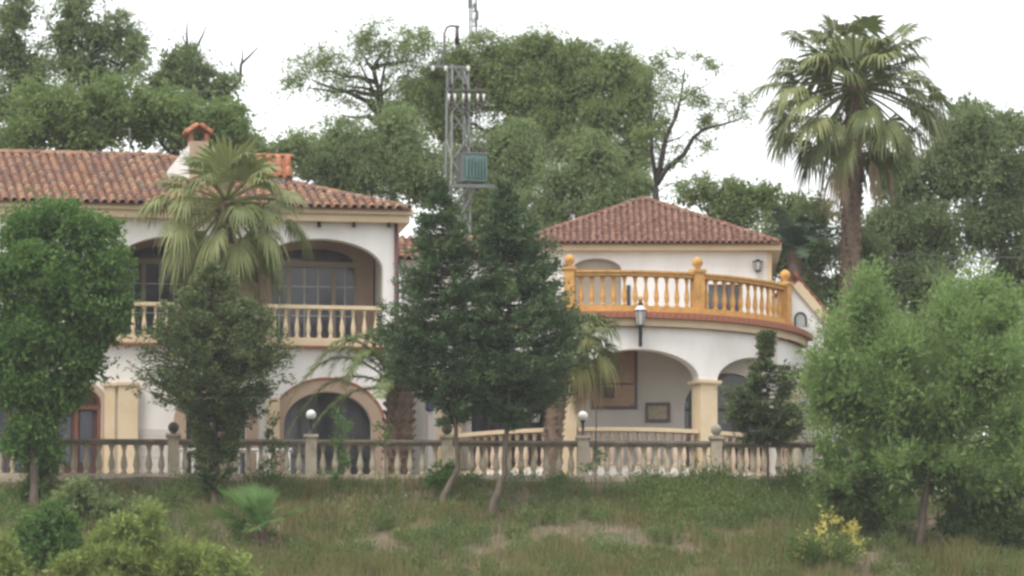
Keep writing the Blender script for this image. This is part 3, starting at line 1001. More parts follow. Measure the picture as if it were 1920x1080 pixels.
M['fig'] = mat('mural_figures', (0.40, 0.20, 0.09), (0.14, 0.09, 0.06), 0.35, 5.0, c3=(0.34, 0.22, 0.12))
r, w, h = framed('tile_mural', 1108, 655, 1195, 767, .08, M['picdark'], M['picture'], label='large orange brown tile mural on the arcade wall', cat='mural')
MB().box((-w + .22, -.03, .3), (-w + .66, -.022, .62)).build('dark_panel', M['picdark'], r, world=False)
MB().box((-w + .15, -.0285, .75), (w - .2, -.0215, 1.2)).build('figure_panel', M['fig'], r, world=False)
MB().box((-w + .1, -.028, .68), (w - .1, -.021, .73)).build('band', M['picdark'], r, world=False)
r, w, h = framed('framed_picture', 1210, 755, 1257, 792, .085, M['picdark'], M['print'], label='small dark framed picture on the pale wall right of the mural', cat='picture')

# small low building between the two houses
lk = empty('link_building', (P(880, 600, 11).x, 11.3, 0), 0, label='low white building with orange tiles glimpsed between the dark cypresses', cat='building')
lw = P(990, 480, 11.3).x - P(880, 600, 11).x
ll = P(752, 480, 11.3).x - P(880, 600, 11).x
zk = zd(880, 488, 11.3); zk2 = zd(880, 446, 13)
MB().box((ll, 0, -.1), (lw, 3.4, zk)).build('wall', M['white'], lk, world=False)
mb = MB(); mb.face([(ll - .1, -.3, zk - .02), (lw, -.3, zk - .02), (lw, 1.7, zk2), (ll - .1, 1.7, zk2)]); mb.face([(lw, 3.7, zk), (ll - .1, 3.7, zk), (ll - .1, 1.7, zk2), (lw, 1.7, zk2)])
rk = mb.build('roof', M['pan'], lk, world=False)
s = Vector((0, 2.0, zk2 - zk)); Lk = s.length
lay_tiles(tile_face((ll - .1, -.32, zk), (1, 0, 0), s, lw - ll + .1, Lk, .22, .36, lambda u, t: t < Lk), .22, .36, rk, M['tileA'], M['tileAs'], limit=120)

# gabled building at the right, behind the terrace
gx = P(1492, 560, 13).x
gh = empty('gabled_annex', (gx, 13, 0), 0, label='white gable end with sloping cream verge behind the terrace', cat='building')
zg = zd(1492, 528, 13); xr = P(1600, 640, 13).x - gx; zr_ = zd(1600, 655, 13)
mb = MB()
mb.face([(-3, 0, -.1), (xr, 0, -.1), (xr, 0, zr_), (0, 0, zg), (-3, 0, zr_)])
mb.face([(xr, 0, -.1), (xr, 5, -.1), (xr, 5, zr_), (xr, 0, zr_)])
mb.build('gable_wall', M['white'], gh, world=False)
mb = MB()
sl = Vector((xr, 0, zr_ - zg)); Ls = sl.length; slu = sl.normalized(); nn = Vector((-slu.z, 0, slu.x))
for a, b, y0, y1, m_ in ((-.16, .0, -.12, .0, 0),):
    p = [Vector((0, y0, zg)) + nn * a, Vector((0, y0, zg)) + slu * Ls + nn * a, Vector((0, y0, zg)) + slu * (Ls + .2) + nn * .14, Vector((0, y0, zg)) + nn * .14]
    q = [v + Vector((0, y1 - y0 - .003, 0)) for v in p]
    mb.face(p); mb.face([p[1], q[1], q[2], p[2]]); mb.face([p[0], q[0], q[1], p[1]]); mb.face([p[3], p[2], q[2], q[3]])
mb.build('verge', M['cornice'], gh, world=False)
mb = MB(); c0 = Vector((0, -.1, zg)) + nn * .145
mb.face([c0, c0 + slu * (Ls + .2), c0 + slu * (Ls + .2) + Vector((0, 5, 0)), c0 + Vector((0, 5, 0))])
mb.face([c0, c0 + Vector((0, 5, 0)), c0 + Vector((-3, 5, -1.9)), c0 + Vector((-3, 0, -1.9))])
rg = mb.build('roof', M['pan'], gh, world=False)
tm = tile_mb(.24, .34).mesh('tile', M['tileC'])
e = Vector((0, 1, 0)); s = -slu
for r_ in range(10):
    for c in range(5):
        link('tile', tm, rg, mat4=basis(c0 + slu * (Ls - .1 - r_ * .26) + e * (.05 + c * .24) + nn * .01, -e, s, (-e).cross(s)))
lf = Vector((-3, 0, -1.9)).normalized()
for r_ in range(4):
    for c in range(5):
        o2 = c0 + lf * (1.2 - r_ * .3) + e * (.05 + c * .24)
        link('tile', tm, rg, mat4=basis(o2, e, -lf, e.cross(-lf)))
wo_ = empty('arched_window', (P(1501, 600, 13).x - gx, 0, 0), parent=gh)
zw = zd(1501, 612, 13)
arch_fill(MB(), ident, -.13, .13, zw, zw + .22, .14, -.012).build('pane', M['lampglass2'], wo_, world=False)
arch_band(MB(), ident, -.13, .13, zw, zw + .22, .14, .055, -.04, -.002).build('window_frame', M['framed'], wo_, world=False)

# ------------------------------------------------------------------ stone balustrade of the garden
def fx(px): return (px - 960) / (FPX / ((180.4) / math.cos(PITCH)) * 1.0) * 1.0


def X_of(px, py=850):
    x = 0
    for _ in range(4): x = P(px, py, fence_y(x)).x
    return x


fb_ = empty('garden_balustrade', (0, fence_y(0), 0), math.atan(0.04), label='weathered grey stone balustrade across the garden edge', cat='balustrade')
CA = 1 / math.cos(math.atan(0.04))
post_px = [-186, 70, 325, 583, 838, 1093, 1343, 1599]
pu = [X_of(p) * CA for p in post_px]
x0, x1 = pu[0], pu[-1]
rndz = random.Random(3)
bm_ = [baluster_mb(.80, .092 + .003 * k).mesh('baluster', M['conc']) for k in range(2)]
for k in range(len(pu) - 1):
    a, b = pu[k] + .15, pu[k + 1] - .15
    dz = rndz.uniform(-.008, .008)
    MB().box((a, -.15, .87 + dz), (b, .15, .93 + dz)).box((a, -.19, .932 + dz), (b, .19, 1.0 + dz)).build('coping', M['conc2'], fb_, world=False)
    MB().box((a, -.15, 0), (b, .15, .07)).build('bottom_rail', M['conc'], fb_, world=False)
    n = 10
    for j in range(n):
        link('baluster', bm_[(j + k) % 2], fb_, loc=(a + (b - a) * (j + .5) / n, rndz.uniform(-.01, .01), .07), rz=rndz.uniform(0, 1))
balls = []
for k, u in enumerate(pu):
    q = MB().box((-.15 + u, -.2, -.30), (.15 + u, .2, 1.06)).box((u - .2, -.24, 1.062), (u + .2, .24, 1.14))
    q.box((u - .19, -.23, -.45), (u + .19, .23, -.002 - .05))
    q = q.build('post', M['conc'], fb_, world=False)
    if k in (2, 4, 6):
        MB().lathe([(.08, 0), (.06, .03), (.09, .06), (.135, .12), (.15, .19), (.13, .26), (.07, .32), (.02, .335)], (u, 0, 1.142), 14).build('ball_finial', M['ball'] if k < 6 else M['ball2'], q, world=False)
MB().box((x0, -.22, -1.0), (pu[6], .22, -.003)).build('kerb_wall', M['conc'], fb_, world=False)
MB().box((pu[6] + .001, -.2, -1.0), (x1, .2, -.004)).build('kerb_wall', M['conc'], fb_, world=False)
for k, s_ in ((3, 'round white globe lamp on the balustrade post in front of the villa arch'), (5, 'round white globe lamp on the balustrade post in front of the mural')):
    xw = pu[k] / CA
    g = empty('globe_lamp', (xw, fence_y(xw), 1.145), 0, label=s_, cat='lamp', group='globe lamps on the balustrade posts')
    MB().lathe([(.07, 0), (.07, .03), (.035, .05), (.035, .36), (.06, .38), (.07, .42)], n=10).build('stem', M['iron'], g, world=False)
    MB().ball((0, 0, .54), .135, 16, 10).build('globe', M['lampglass'], g, world=False)


# ------------------------------------------------------------------ lanterns
def lantern(px, py_top, py_bot, Y, label, bracket=True, m_glass='lampglass2', finial=False):
    t, b = P(px, py_top, Y), P(px, py_bot, Y)
    h = t.z - b.z
    g = empty('wall_lantern', b, 0, label=label, cat='lantern')
    H = h
    gl0, gl1 = (.42 * H, .72 * H) if bracket else (.12 * H, .7 * H)
    w0, w1 = (.105, .15) if bracket else (.07, .11)
    if not bracket: w0, w1 = h * .22, h * .34
    n = 6
    MB().lathe([(w0, gl0), (w1, gl1)], n=n, smooth=False).build('lantern_glass', M[m_glass], g, world=False)
    fr = MB()
    for j in range(n):
        a = 2 * math.pi * j / n
        fr.bar((w0 * math.cos(a), w0 * math.sin(a), gl0), (w1 * math.cos(a), w1 * math.sin(a), gl1), .016)
    fr.lathe([(w1 * 1.12, gl1 + .001), (w1 * 1.18, gl1 + .03)], n=n, smooth=False)
    fr.lathe([(w0 * 1.05, gl0 - .03), (w0 * 1.1, gl0 - .001)], n=n, smooth=False)
    fr.build('lantern_frame', M['iron'], g, world=False)
    MB().lathe([(w1 * 1.1, gl1 + .032), (w1 * .72, gl1 + .10 * H), (w1 * .62, gl1 + .12 * H)], n=n, smooth=False).build('lantern_cap', M['lampwhite'] if bracket else M['iron'], g, world=False)
    MB().lathe([(w1 * .45, gl1 + .121 * H), (w1 * .5, gl1 + .18 * H), (w1 * .15, gl1 + .22 * H)], n=8).build('vent', M['iron'], g, world=False)
    if finial: MB().ball((0, 0, gl1 + .27 * H), .075, 10, 7, 1.2).build('finial', M['gold'], g, world=False)
    if bracket:
        br = MB().tube([(0, 0, gl0 - .02), (0, 0, gl0 - .10), (.02, .06, gl0 - .22), (.0, .22, .02)], [.03, .045, .04, .03], 8)
        br.box((-.05, .20, -.05), (.05, .262, .42 * H))
        br.tube([(0, .22, gl0 - .04), (0, .1, gl0 - .01), (0, 0, gl0 - .05)], .02, 6)
        br.build('bracket', M['iron'], g, world=False)
    else:
        MB().tube([(0, 0, gl0 - .01), (0, .03, .02), (0, .12, .02)], .02, 6).build('bracket', M['iron'], g, world=False)
    return g


lantern(1201, 560, 645, 5.72, 'large black lantern with white glass on a bracket below the ochre balustrade', True, finial=True)
lantern(1421, 484, 510, YT - .12, 'small dark lantern high on the white upper room wall', False)
lantern(1004, 768, 796, YI - .15, 'small white lantern by the dark glass door behind the palm trunk', False, 'lampglass')


# ------------------------------------------------------------------ transformer pylon
YP = 21.0
M['galvp'] = mat('weathered_pylon_steel', (0.25, 0.27, 0.255), (0.17, 0.185, 0.175), 0.6, 4, metal=0.2)
pb = P(858, 600, YP); pb.z = 0
py_ = empty('transformer_pylon', pb, R(18), label='grey lattice pylon carrying a teal transformer above the trees', cat='pylon')
zpx = lambda y: P(858, y, YP).z
zp0, zp1 = 0.0, zpx(124)
hw = lambda z: .40 - .15 * (z / zp1)
cnr = [(-1, -1), (1, -1), (1, 1), (-1, 1)]
for (a, b) in cnr:
    MB().bar((a * hw(0), b * hw(0), 0), (a * hw(zp1), b * hw(zp1), zp1), .052).build('corner_leg', M['galvp'], py_, world=False)
nl = 20
for k in range(nl):
    za, zb = zp1 * k / nl, zp1 * (k + 1) / nl
    mb = MB()
    for j in range(4):
        c, d = cnr[j], cnr[(j + 1) % 4]
        if (k + j) % 2: c, d = d, c
        mb.bar((c[0] * hw(za), c[1] * hw(za), za), (d[0] * hw(zb), d[1] * hw(zb), zb), .034)
    mb.build('brace', M['galvp'], py_, world=False)
Rz = Matrix.Rotation(-R(18), 4, 'Z')


def PL(px, py, dy=0.0):
    p = P(px, py, YP + dy) - pb
    return Rz @ p


# platform and transformer
a, b = PL(838, 349, -.5), PL(942, 349, -.5)
pf = MB()
for dy in (-.5, .5): pf.bar(PL(838, 348, dy), PL(942, 350, dy), .10)
for px in (842, 872, 905, 938): pf.bar(PL(px, 349, -.5), PL(px, 349, .5), .07)
pf.build('platform', M['galvd'], py_, world=False)
MB().bar(PL(866, 400, -.3), PL(892, 352, -.3), .06).bar(PL(866, 400, .3), PL(892, 352, .3), .06).build('strut', M['galvd'], py_, world=False)
tr = empty('transformer', (PL(886, 344).x, PL(886, 344).y, PL(886, 344).z), parent=py_)
zt_ = zpx(292) - zpx(344)
MB().box((-.36, -.3, .03), (.36, .3, zt_)).build('tank', M['teal'], tr, world=False)
mb = MB().box((-.4, -.34, zt_ + .002), (.4, .34, zt_ + .07)); mb.build('lid', M['galvd'], tr, world=False)
for k in range(7):
    x = -.30 + k * .1
    MB().box((x - .012, -.42, .12), (x + .012, -.303, zt_ - .1)).build('cooling_fin', M['teal'], tr, world=False)
MB().box((-.44, -.34, .0), (-.364, .3, zt_ - .02)).build('side_radiator', M['galvd'], tr, world=False)
for k in range(6):
    x, y = -.3 + (k % 3) * .3, -.16 + (k // 3) * .32
    MB().lathe([(.06, 0), (.03, .04), (.055, .07), (.03, .1), (.05, .13), (.025, .17), (.04, .2), (.015, .24), (.012, .32)], (x, y, zt_ + .072), 8).build('bushing', M['porcelain'], tr, world=False)
# crossarms, insulators, hook
for z, l, rr in ((124, (800, 880), .09), (168, (845, 905), .05), (207, (848, 905), .05)):
    MB().bar(PL(l[0], z, -.2), PL(l[1], z + (3 if z < 130 else 2), -.2), rr).build('crossarm', M['galvd'], py_, world=False)
for px in (845, 872, 899):
    for (ya, yb) in ((155, 183), (183, 205)):
        p = PL(px, yb, -.35)
        h = (P(px, ya, YP - .35) - P(px, yb, YP - .35)).z
        dark = (ya == 155)
        prof = []
        for q in range(5): prof += [(.10 if q % 2 == 0 else .035, h * q / 5), (.10 if q % 2 == 0 else .035, h * (q + .5) / 5)]
        MB().lathe([(r_ * .8, z_) for r_, z_ in prof], p, 8, False).build('insulator', M['porcelain'], py_, world=False)
    for dx in (-3, 8):
        MB().tube([PL(px + dx, 176, -.4), PL(px + dx, 190, -.4)], .035, 6).build('fuse_holder', M['porcelainw'], py_, world=False)
for px in (812, 836, 878):
    MB().lathe([(.07, 0), (.04, .05), (.07, .1), (.03, .15)], PL(px, 133, -.25), 8).build('insulator', M['porcelainw'], py_, world=False)
MB().tube([PL(833, 128, -.2), PL(833, 62, -.2), PL(838, 51, -.2), PL(846, 48, -.2), PL(862, 50, -.2)], .04, 6).build('hook_pipe', M['galvp'], py_, world=False)
MB().tube([PL(857, 50, -.2), PL(857, 84, -.2)], [.05, .075], 8).build('surge_arrester', M['porcelain'], py_, world=False)
MB().bar(PL(822, 92, -.2), PL(822, 126, -.2), .06).bar(PL(816, 100, -.2), PL(852, 92, -.2), .05).build('upper_bracket', M['galvd'], py_, world=False)
for px in (846, 872, 898):
    q = [PL(px, 210, -.3), PL(px + 4, 245, -.3), PL(880 + (px - 872) * .5, 275, -.2), PL(889 + (px - 872) * .5, 290, -.1)]
    MB().tube(q, .012, 5).build('cable', M['iron'], py_, world=False)

# radio mast far behind
YM = 46.0
mp_ = P(886, 60, YM); mp_.z = 0
ms = empty('radio_mast', mp_, 0, label='thin grey lattice radio mast rising above the tree tops', cat='mast')
zm = P(886, -60, YM).z
tri = [(.14 * math.cos(R(a)), .14 * math.sin(R(a))) for a in (20, 140, 260)]
for c in tri: MB().tube([(c[0], c[1], 0), (c[0], c[1], zm)], .032, 5).build('mast_leg', M['galv'], ms, world=False)
k, z = 0, zm - 9
while z < zm:
    mb = MB()
    for j in range(3):
        c, d = tri[j], tri[(j + 1) % 3]
        mb.bar((*c, z), (*d, z), .022); mb.bar((*c, z), (*d, z + .5), .022)
    mb.build('lattice_bay', M['galv'], ms, world=False)
    z += .5
for py, dx in ((24, .1), (38, .16), (52, .12), (16, -.1)):
    MB().box((dx - .05, -.2, P(886, py, YM).z), (dx + .05, -.1, P(886, py, YM).z + .3)).build('panel_antenna', M['galvd'], ms, world=False)

# tv antenna on the villa ridge
x_, z_ = A(243, 290, DEP - .5)
av = empty('tv_antenna', OA + TA * x_ + NA * (DEP - .5) + Vector((0, 0, z_)), YAW, label='thin tv antenna standing on the villa roof ridge', cat='antenna')
MB().tube([(0, 0, -.3), (0, 0, .78)], .018, 5).build('pole', M['galvd'], av, world=False)
mb = MB().bar((-.24, 0, .74), (.05, 0, .72), .022)
for k in range(4): mb.bar((-.22 + k * .08, -.15, .735), (-.22 + k * .08, .15, .735), .012)
mb.build('boom', M['galvd'], av, world=False)

# garden furniture glimpsed through the balusters
def table(px0, px1, Y, ztop, label):
    a, b = P(px0, 843, Y), P(px1, 843, Y)
    g = empty('garden_table', ((a.x + b.x) / 2, Y, 0), 0, label=label, cat='table')
    w = (b.x - a.x) / 2
    MB().box((-w, -.4, a.z - .05), (w, .4, a.z)).build('table_top', M['table'], g, world=False)
    for sx in (-1, 1):
        for sy in (-1, 1):
            MB().box((sx * (w - .08) - .03, sy * .34 - .03, .01), (sx * (w - .08) + .03, sy * .34 + .03, a.z - .053)).build('leg', M['table'], g, world=False)


table(441, 490, 2.2, .5, 'white garden table behind the balusters left of the villa arch')
table(500, 548, 2.6, .5, 'second white garden table behind the balusters next to the villa arch')
table(336, 368, 2.4, .5, 'small white garden table behind the balustrade beside the bare conifer')

# wires
def wire(pts, Y, label, r=.02):
    w = MB().tube([P(a, b, Y) for a, b in pts], r, 5)
    w.build('power_line', M['galvd'], None, label=label, cat='power line', group='power lines')


wire([(1655, 474), (1730, 478), (1810, 482), (1960, 484)], 16.0, 'upper thin power line before the dark trees at right', .012)
wire([(1655, 524), (1730, 527), (1810, 531), (1960, 533)], 16.0, 'lower thin power line before the dark trees at right', .012)
wire([(-40, 178), (120, 180), (200, 178), (320, 173), (420, 170)], 24.0, 'thin power line crossing the green trees at upper left', .016)

# bits of wall at the right below the willow
Yw = 1.5
a, b = P(1775, 905, Yw), P(1885, 850, Yw)
gw = empty('garden_wall', ((a.x + b.x) / 2, Yw, -.6), 0, label='pale blue washed low wall with orange brick foot behind the bright tree', cat='wall')
w = (b.x - a.x) / 2
MB().box((-w, -.1, .32), (w, .1, .95)).build('wall_face', M['blockw'], gw, world=False)
bme = MB().box((-.10, -.13, 0), (.10, .13, .07)).mesh('brick', M['brick'])
for k in range(8):
    for r_ in range(4):
        link('brick', bme, gw, loc=(-w + .1 + k * .22 + (r_ % 2) * .05, 0, r_ * .078))
# navy thing beside the white wall
q = P(806, 772, 8.62)
nb = empty('hanging_bag', q, 0, label='small navy bag hanging by the white wall beside the cypress', cat='bag')
MB().lathe([(.06, 0), (.13, .06), (.12, .24), (.04, .32), (.015, .42)], n=10).build('pouch', M['blue'], nb, world=False)
# ------------------------------------------------------------------ thin haze over the valley
hm = bpy.data.materials.new('thin_haze')
hm.use_nodes = True
for n_ in list(hm.node_tree.nodes):
    if n_.type == 'BSDF_PRINCIPLED': hm.node_tree.nodes.remove(n_)
pv = hm.node_tree.nodes.new('ShaderNodeVolumePrincipled')
pv.inputs['Color'].default_value = (0.93, 0.95, 1.0, 1)
pv.inputs['Density'].default_value = HAZE
hm.node_tree.links.new(pv.outputs[0], hm.node_tree.nodes['Material Output'].inputs['Volume'])
MB().box((-1300, -1300, -24.5), (1300, 1300, 29)).build('haze', hm, None, kind='stuff', label='thin pale haze in the air over the valley')
#@@PLANTS
# ------------------------------------------------------------------ foliage
def unit(a):
    return a / np.maximum(np.linalg.norm(a, axis=-1, keepdims=True), 1e-6)


def leaves_from(P0, D, L, k, grav, ll, lw, jit, rng, clump_tone, mixd=0.6):
    """strands starting at P0 (n,3) with unit directions D and lengths L; k leaves on each"""
    n = len(P0)
    t = (np.arange(k) + .6) / k
    T = t[None, :, None]
    pos = P0[:, None, :] + D[:, None, :] * L[:, None, None] * T
    pos[..., 2] -= grav * (L[:, None] * (t[None, :] ** 2))
    tan = D[:, None, :] * np.ones((1, k, 1)); tan[..., 2] -= 2 * grav * t[None, :]
    tan = unit(tan)
    pos = pos + rng.normal(0, ll * .35, pos.shape)
    ld = unit(tan * mixd + rng.normal(0, jit, pos.shape))
    sd = unit(np.cross(ld, rng.normal(0, 1, pos.shape)))
    m = rng.uniform(.65, 1.35, (n, k, 1))
    a = pos; b = pos + ld * ll * m * .45 + sd * lw * m * .5; c = pos + ld * ll * m; d = pos + ld * ll * m * .45 - sd * lw * m * .5
    V = np.stack([a, b, c, d], 2).reshape(-1, 3)
    F = np.arange(len(V)).reshape(-1, 4)
    tone = np.clip(clump_tone[:, None] * .6 + rng.uniform(0, 1, (n, k)) * .4, 0, 1).ravel()
    return V, F, tone


STY = {   # leaf length, width, strand length, leaves per strand, gravity, (out, up, random), jitter, clump radius
    'broad': dict(ll=.11, lw=.062, sl=.22, k=6, g=.15, mix=(1, .2, .6), j=.6, cr=.24),
    'pepper': dict(ll=.10, lw=.038, sl=.55, k=9, g=.75, mix=(.7, .1, .5), j=.28, cr=.26),
    'open': dict(ll=.11, lw=.046, sl=.42, k=7, g=.45, mix=(.8, .2, .8), j=.4, cr=.17),
    'spray': dict(ll=.12, lw=.05, sl=.34, k=8, g=.05, mix=(.9, .45, .35), j=.30, cr=.16),
    'willow': dict(ll=.14, lw=.034, sl=.62, k=11, g=.12, mix=(.55, .75, .4), j=.30, cr=.20),
    'pine': dict(ll=.15, lw=.030, sl=.20, k=11, g=0, mix=(.35, 1.0, .35), j=.55, cr=.12),
    'shrub': dict(ll=.10, lw=.05, sl=.22, k=7, g=.1, mix=(.8, .6, .5), j=.5, cr=.15),
}


def crown(blobs, Y, style, dens, mat_, name, parent, seed, fill=1.0, core=True, hole=0.0, kscale=1.0, fringe=.10):
    st = STY[style]
    rng = np.random.default_rng(seed)
    Vs, Fs, Ts = [], [], []
    off = 0
    s = S(Y)
    for bi, b in enumerate(blobs):
        px, py, rx, ry = b[:4]
        dy = b[4] if len(b) > 4 else 0
        c = np.array(P(px, py, Y + dy)); rx, rz = rx / s, ry / s
        ryd = min(max(rx, rz) * .8, 2.2) if len(b) < 6 else b[5]
        area = math.pi * rx * rz
        nleaf = int(area * dens)
        nst = max(4, nleaf // st['k'])
        ncl = max(3, int(nst / 16))
        nsub = max(4, int(area / .55))
        ds = unit(rng.normal(0, 1, (nsub, 3)))
        ds[:, 1] = -np.abs(ds[:, 1]) * np.where(rng.uniform(0, 1, nsub) < .7, 1, -1)
        ext = np.array([rx, ryd, rz])
        lump = .80 + .30 * fbm(ds[:, 0] * 1.9 + seed, ds[:, 2] * 1.9 + bi * 3.1, seed)
        cs = c + ds * ((1 - rng.uniform(0, 1, nsub) ** 1.5 * .55) * lump)[:, None] * ext * .80
        rs = np.clip(min(rx, rz) * .42, .16, .52) * rng.uniform(.65, 1.35, nsub)
        pick = rng.choice(nsub, ncl, p=rs ** 2 / (rs ** 2).sum())
        d = unit(rng.normal(0, 1, (ncl, 3)) + np.array([0, -.35, .45]) + ds[pick] * .5)
        cc = cs[pick] + d * rs[pick][:, None] * rng.uniform(.7, 1.05, (ncl, 1))
        subt = rng.normal(0, .16, nsub)
        if hole > 0:
            keep = vnoise(cc[:, 0] * 1.5 + seed, cc[:, 2] * 1.5, seed + 5) > hole
            cc, d, pick, ncl = cc[keep], d[keep], pick[keep], int(keep.sum())
            if ncl == 0: continue
        ct = np.clip(rng.normal(.45, .15, ncl) + subt[pick] + .25 * (fbm(cc[:, 0] * .8, cc[:, 2] * .8, seed) - .5), 0, 1)
        idx = rng.integers(0, ncl, nst)
        csz = st['cr'] * .55 * kscale * rng.uniform(.6, 1.5, ncl)
        p0 = cc[idx] + rng.normal(0, 1, (nst, 3)) * csz[idx][:, None] * np.array([1, 1, .75])
        o, u, r = st['mix']
        D = unit(d[idx] * o + np.array([0, 0, u]) + rng.normal(0, r, (nst, 3)))
        L = st['sl'] * kscale * rng.uniform(.5, 1.3, nst)
        V, F, T = leaves_from(p0, D, L, st['k'], st['g'], st['ll'] * (kscale ** .5), st['lw'] * (kscale ** .5), st['j'], rng, ct[idx])
        Vs.append(V); Fs.append(F + off); Ts.append(T); off += len(V)
        nf = int(nst * fringe)
        if nf:        # loose shoots that break the outline
            q = unit(rng.normal(0, 1, (nf, 3)) + ds[rng.integers(0, nsub, nf)])
            p0 = c + q * ext * (lumpf := rng.uniform(.82, 1.12, (nf, 1)))
            p0 = p0 + rng.normal(0, .05, p0.shape)
            D = unit(q * o + np.array([0, 0, u]) + rng.normal(0, r * .8, (nf, 3)))
            V, F, T = leaves_from(p0, D, st['sl'] * 1.1 * kscale * rng.uniform(.6, 1.5, nf), st['k'], st['g'], st['ll'] * (kscale ** .5), st['lw'] * (kscale ** .5), st['j'], rng, rng.uniform(.2, .8, nf))
            Vs.append(V); Fs.append(F + off); Ts.append(T); off += len(V)
        if core:      # the dense twigs inside, coarser leaves
            nc = int(area * dens / 9)
            q = unit(rng.normal(0, 1, (nc, 3))) * (rng.uniform(0, 1, (nc, 1)) ** .5) * .55
            p0 = c + q * np.array([rx, ryd, rz])
            V, F, T = leaves_from(p0, unit(rng.normal(0, 1, (nc, 3))), np.full(nc, .3), 3, .1, .19, .10, .6, rng, np.full(nc, .4))
            Vs.append(V); Fs.append(F + off); Ts.append(T); off += len(V)
    V = np.concatenate(Vs); F = np.concatenate(Fs); T = np.concatenate(Ts)
    if parent is not None:
        V = V - np.array(WM[parent.name].translation)
    return link(name, raw_mesh(name, V, F, mat_, False, T), parent)


def wob(p, q, n, amp, rng):
    p, q = Vector(p), Vector(q)
    out = []
    for k in range(n + 1):
        t = k / n
        v = p.lerp(q, t)
        if 0 < k < n: v = v + Vector((rng.uniform(-1, 1), rng.uniform(-1, 1), rng.uniform(-.6, 1.0))) * amp
        out.append(v)
    return out


def tree(name, label, trunk, Y, blobs, style='pepper', leaf='pepper', dens=1100, rad=.16, bark='bark', seed=1, group=None, cat='tree',
         limbs=True, hole=0.0, core=True, ground=None, kscale=1.0, limb_rad=.5, dens_mul=1.0, top_rad=.4, fringe=.10, prof=None):
    """trunk: list of (px, py[, dY]) from base upwards"""
    rng = random.Random(seed)
    tp = [P(t[0], t[1], Y + (t[2] if len(t) > 2 else 0)) for t in trunk]
    gz = float(ground_z(tp[0].x, tp[0].y)) if ground is None else ground
    base = Vector((tp[0].x, tp[0].y, gz - .05))
    if tp[0].z > gz + .05: tp = [base] + tp
    else: tp[0] = base
    root = empty(name, base, 0, label=label, cat=cat, group=group)
    # smooth the trunk
    pts = []
    for k in range(len(tp) - 1): pts += wob(tp[k], tp[k + 1], 3, rad * .22, rng)[:-1]
    pts.append(tp[-1])
    n = len(pts)
    MB().tube(pts, [rad * (1.25 if k == 0 else 1) * (1 - (1 - top_rad) * k / (n - 1)) for k in range(n)], 9).build('trunk', M[bark], root)
    if limbs:
        for b in blobs:
            dy = b[4] if len(b) > 4 else 0
            c = P(b[0], b[1], Y + dy * .8)
            best = min(range(n // 3, n), key=lambda k: (pts[k] - c).length + (3 if pts[k].z > c.z - .2 else 0)) if n > 3 else n - 1
            st = pts[best]
            if (c - st).length < .3: continue
            path = wob(st, c, 5, (c - st).length * .06, rng)
            r0 = rad * limb_rad
            MB().tube(path, [r0, r0 * .8, r0 * .65, r0 * .5, r0 * .36, r0 * .2], 6).build('limb', M[bark], root)
    if prof: conifer(prof, Y, tp, LM[leaf], root, seed, dens)
    else: crown(blobs, Y, style, dens * dens_mul, LM[leaf], 'crown', root, seed, hole=hole, core=core, kscale=kscale, fringe=fringe)
    return root


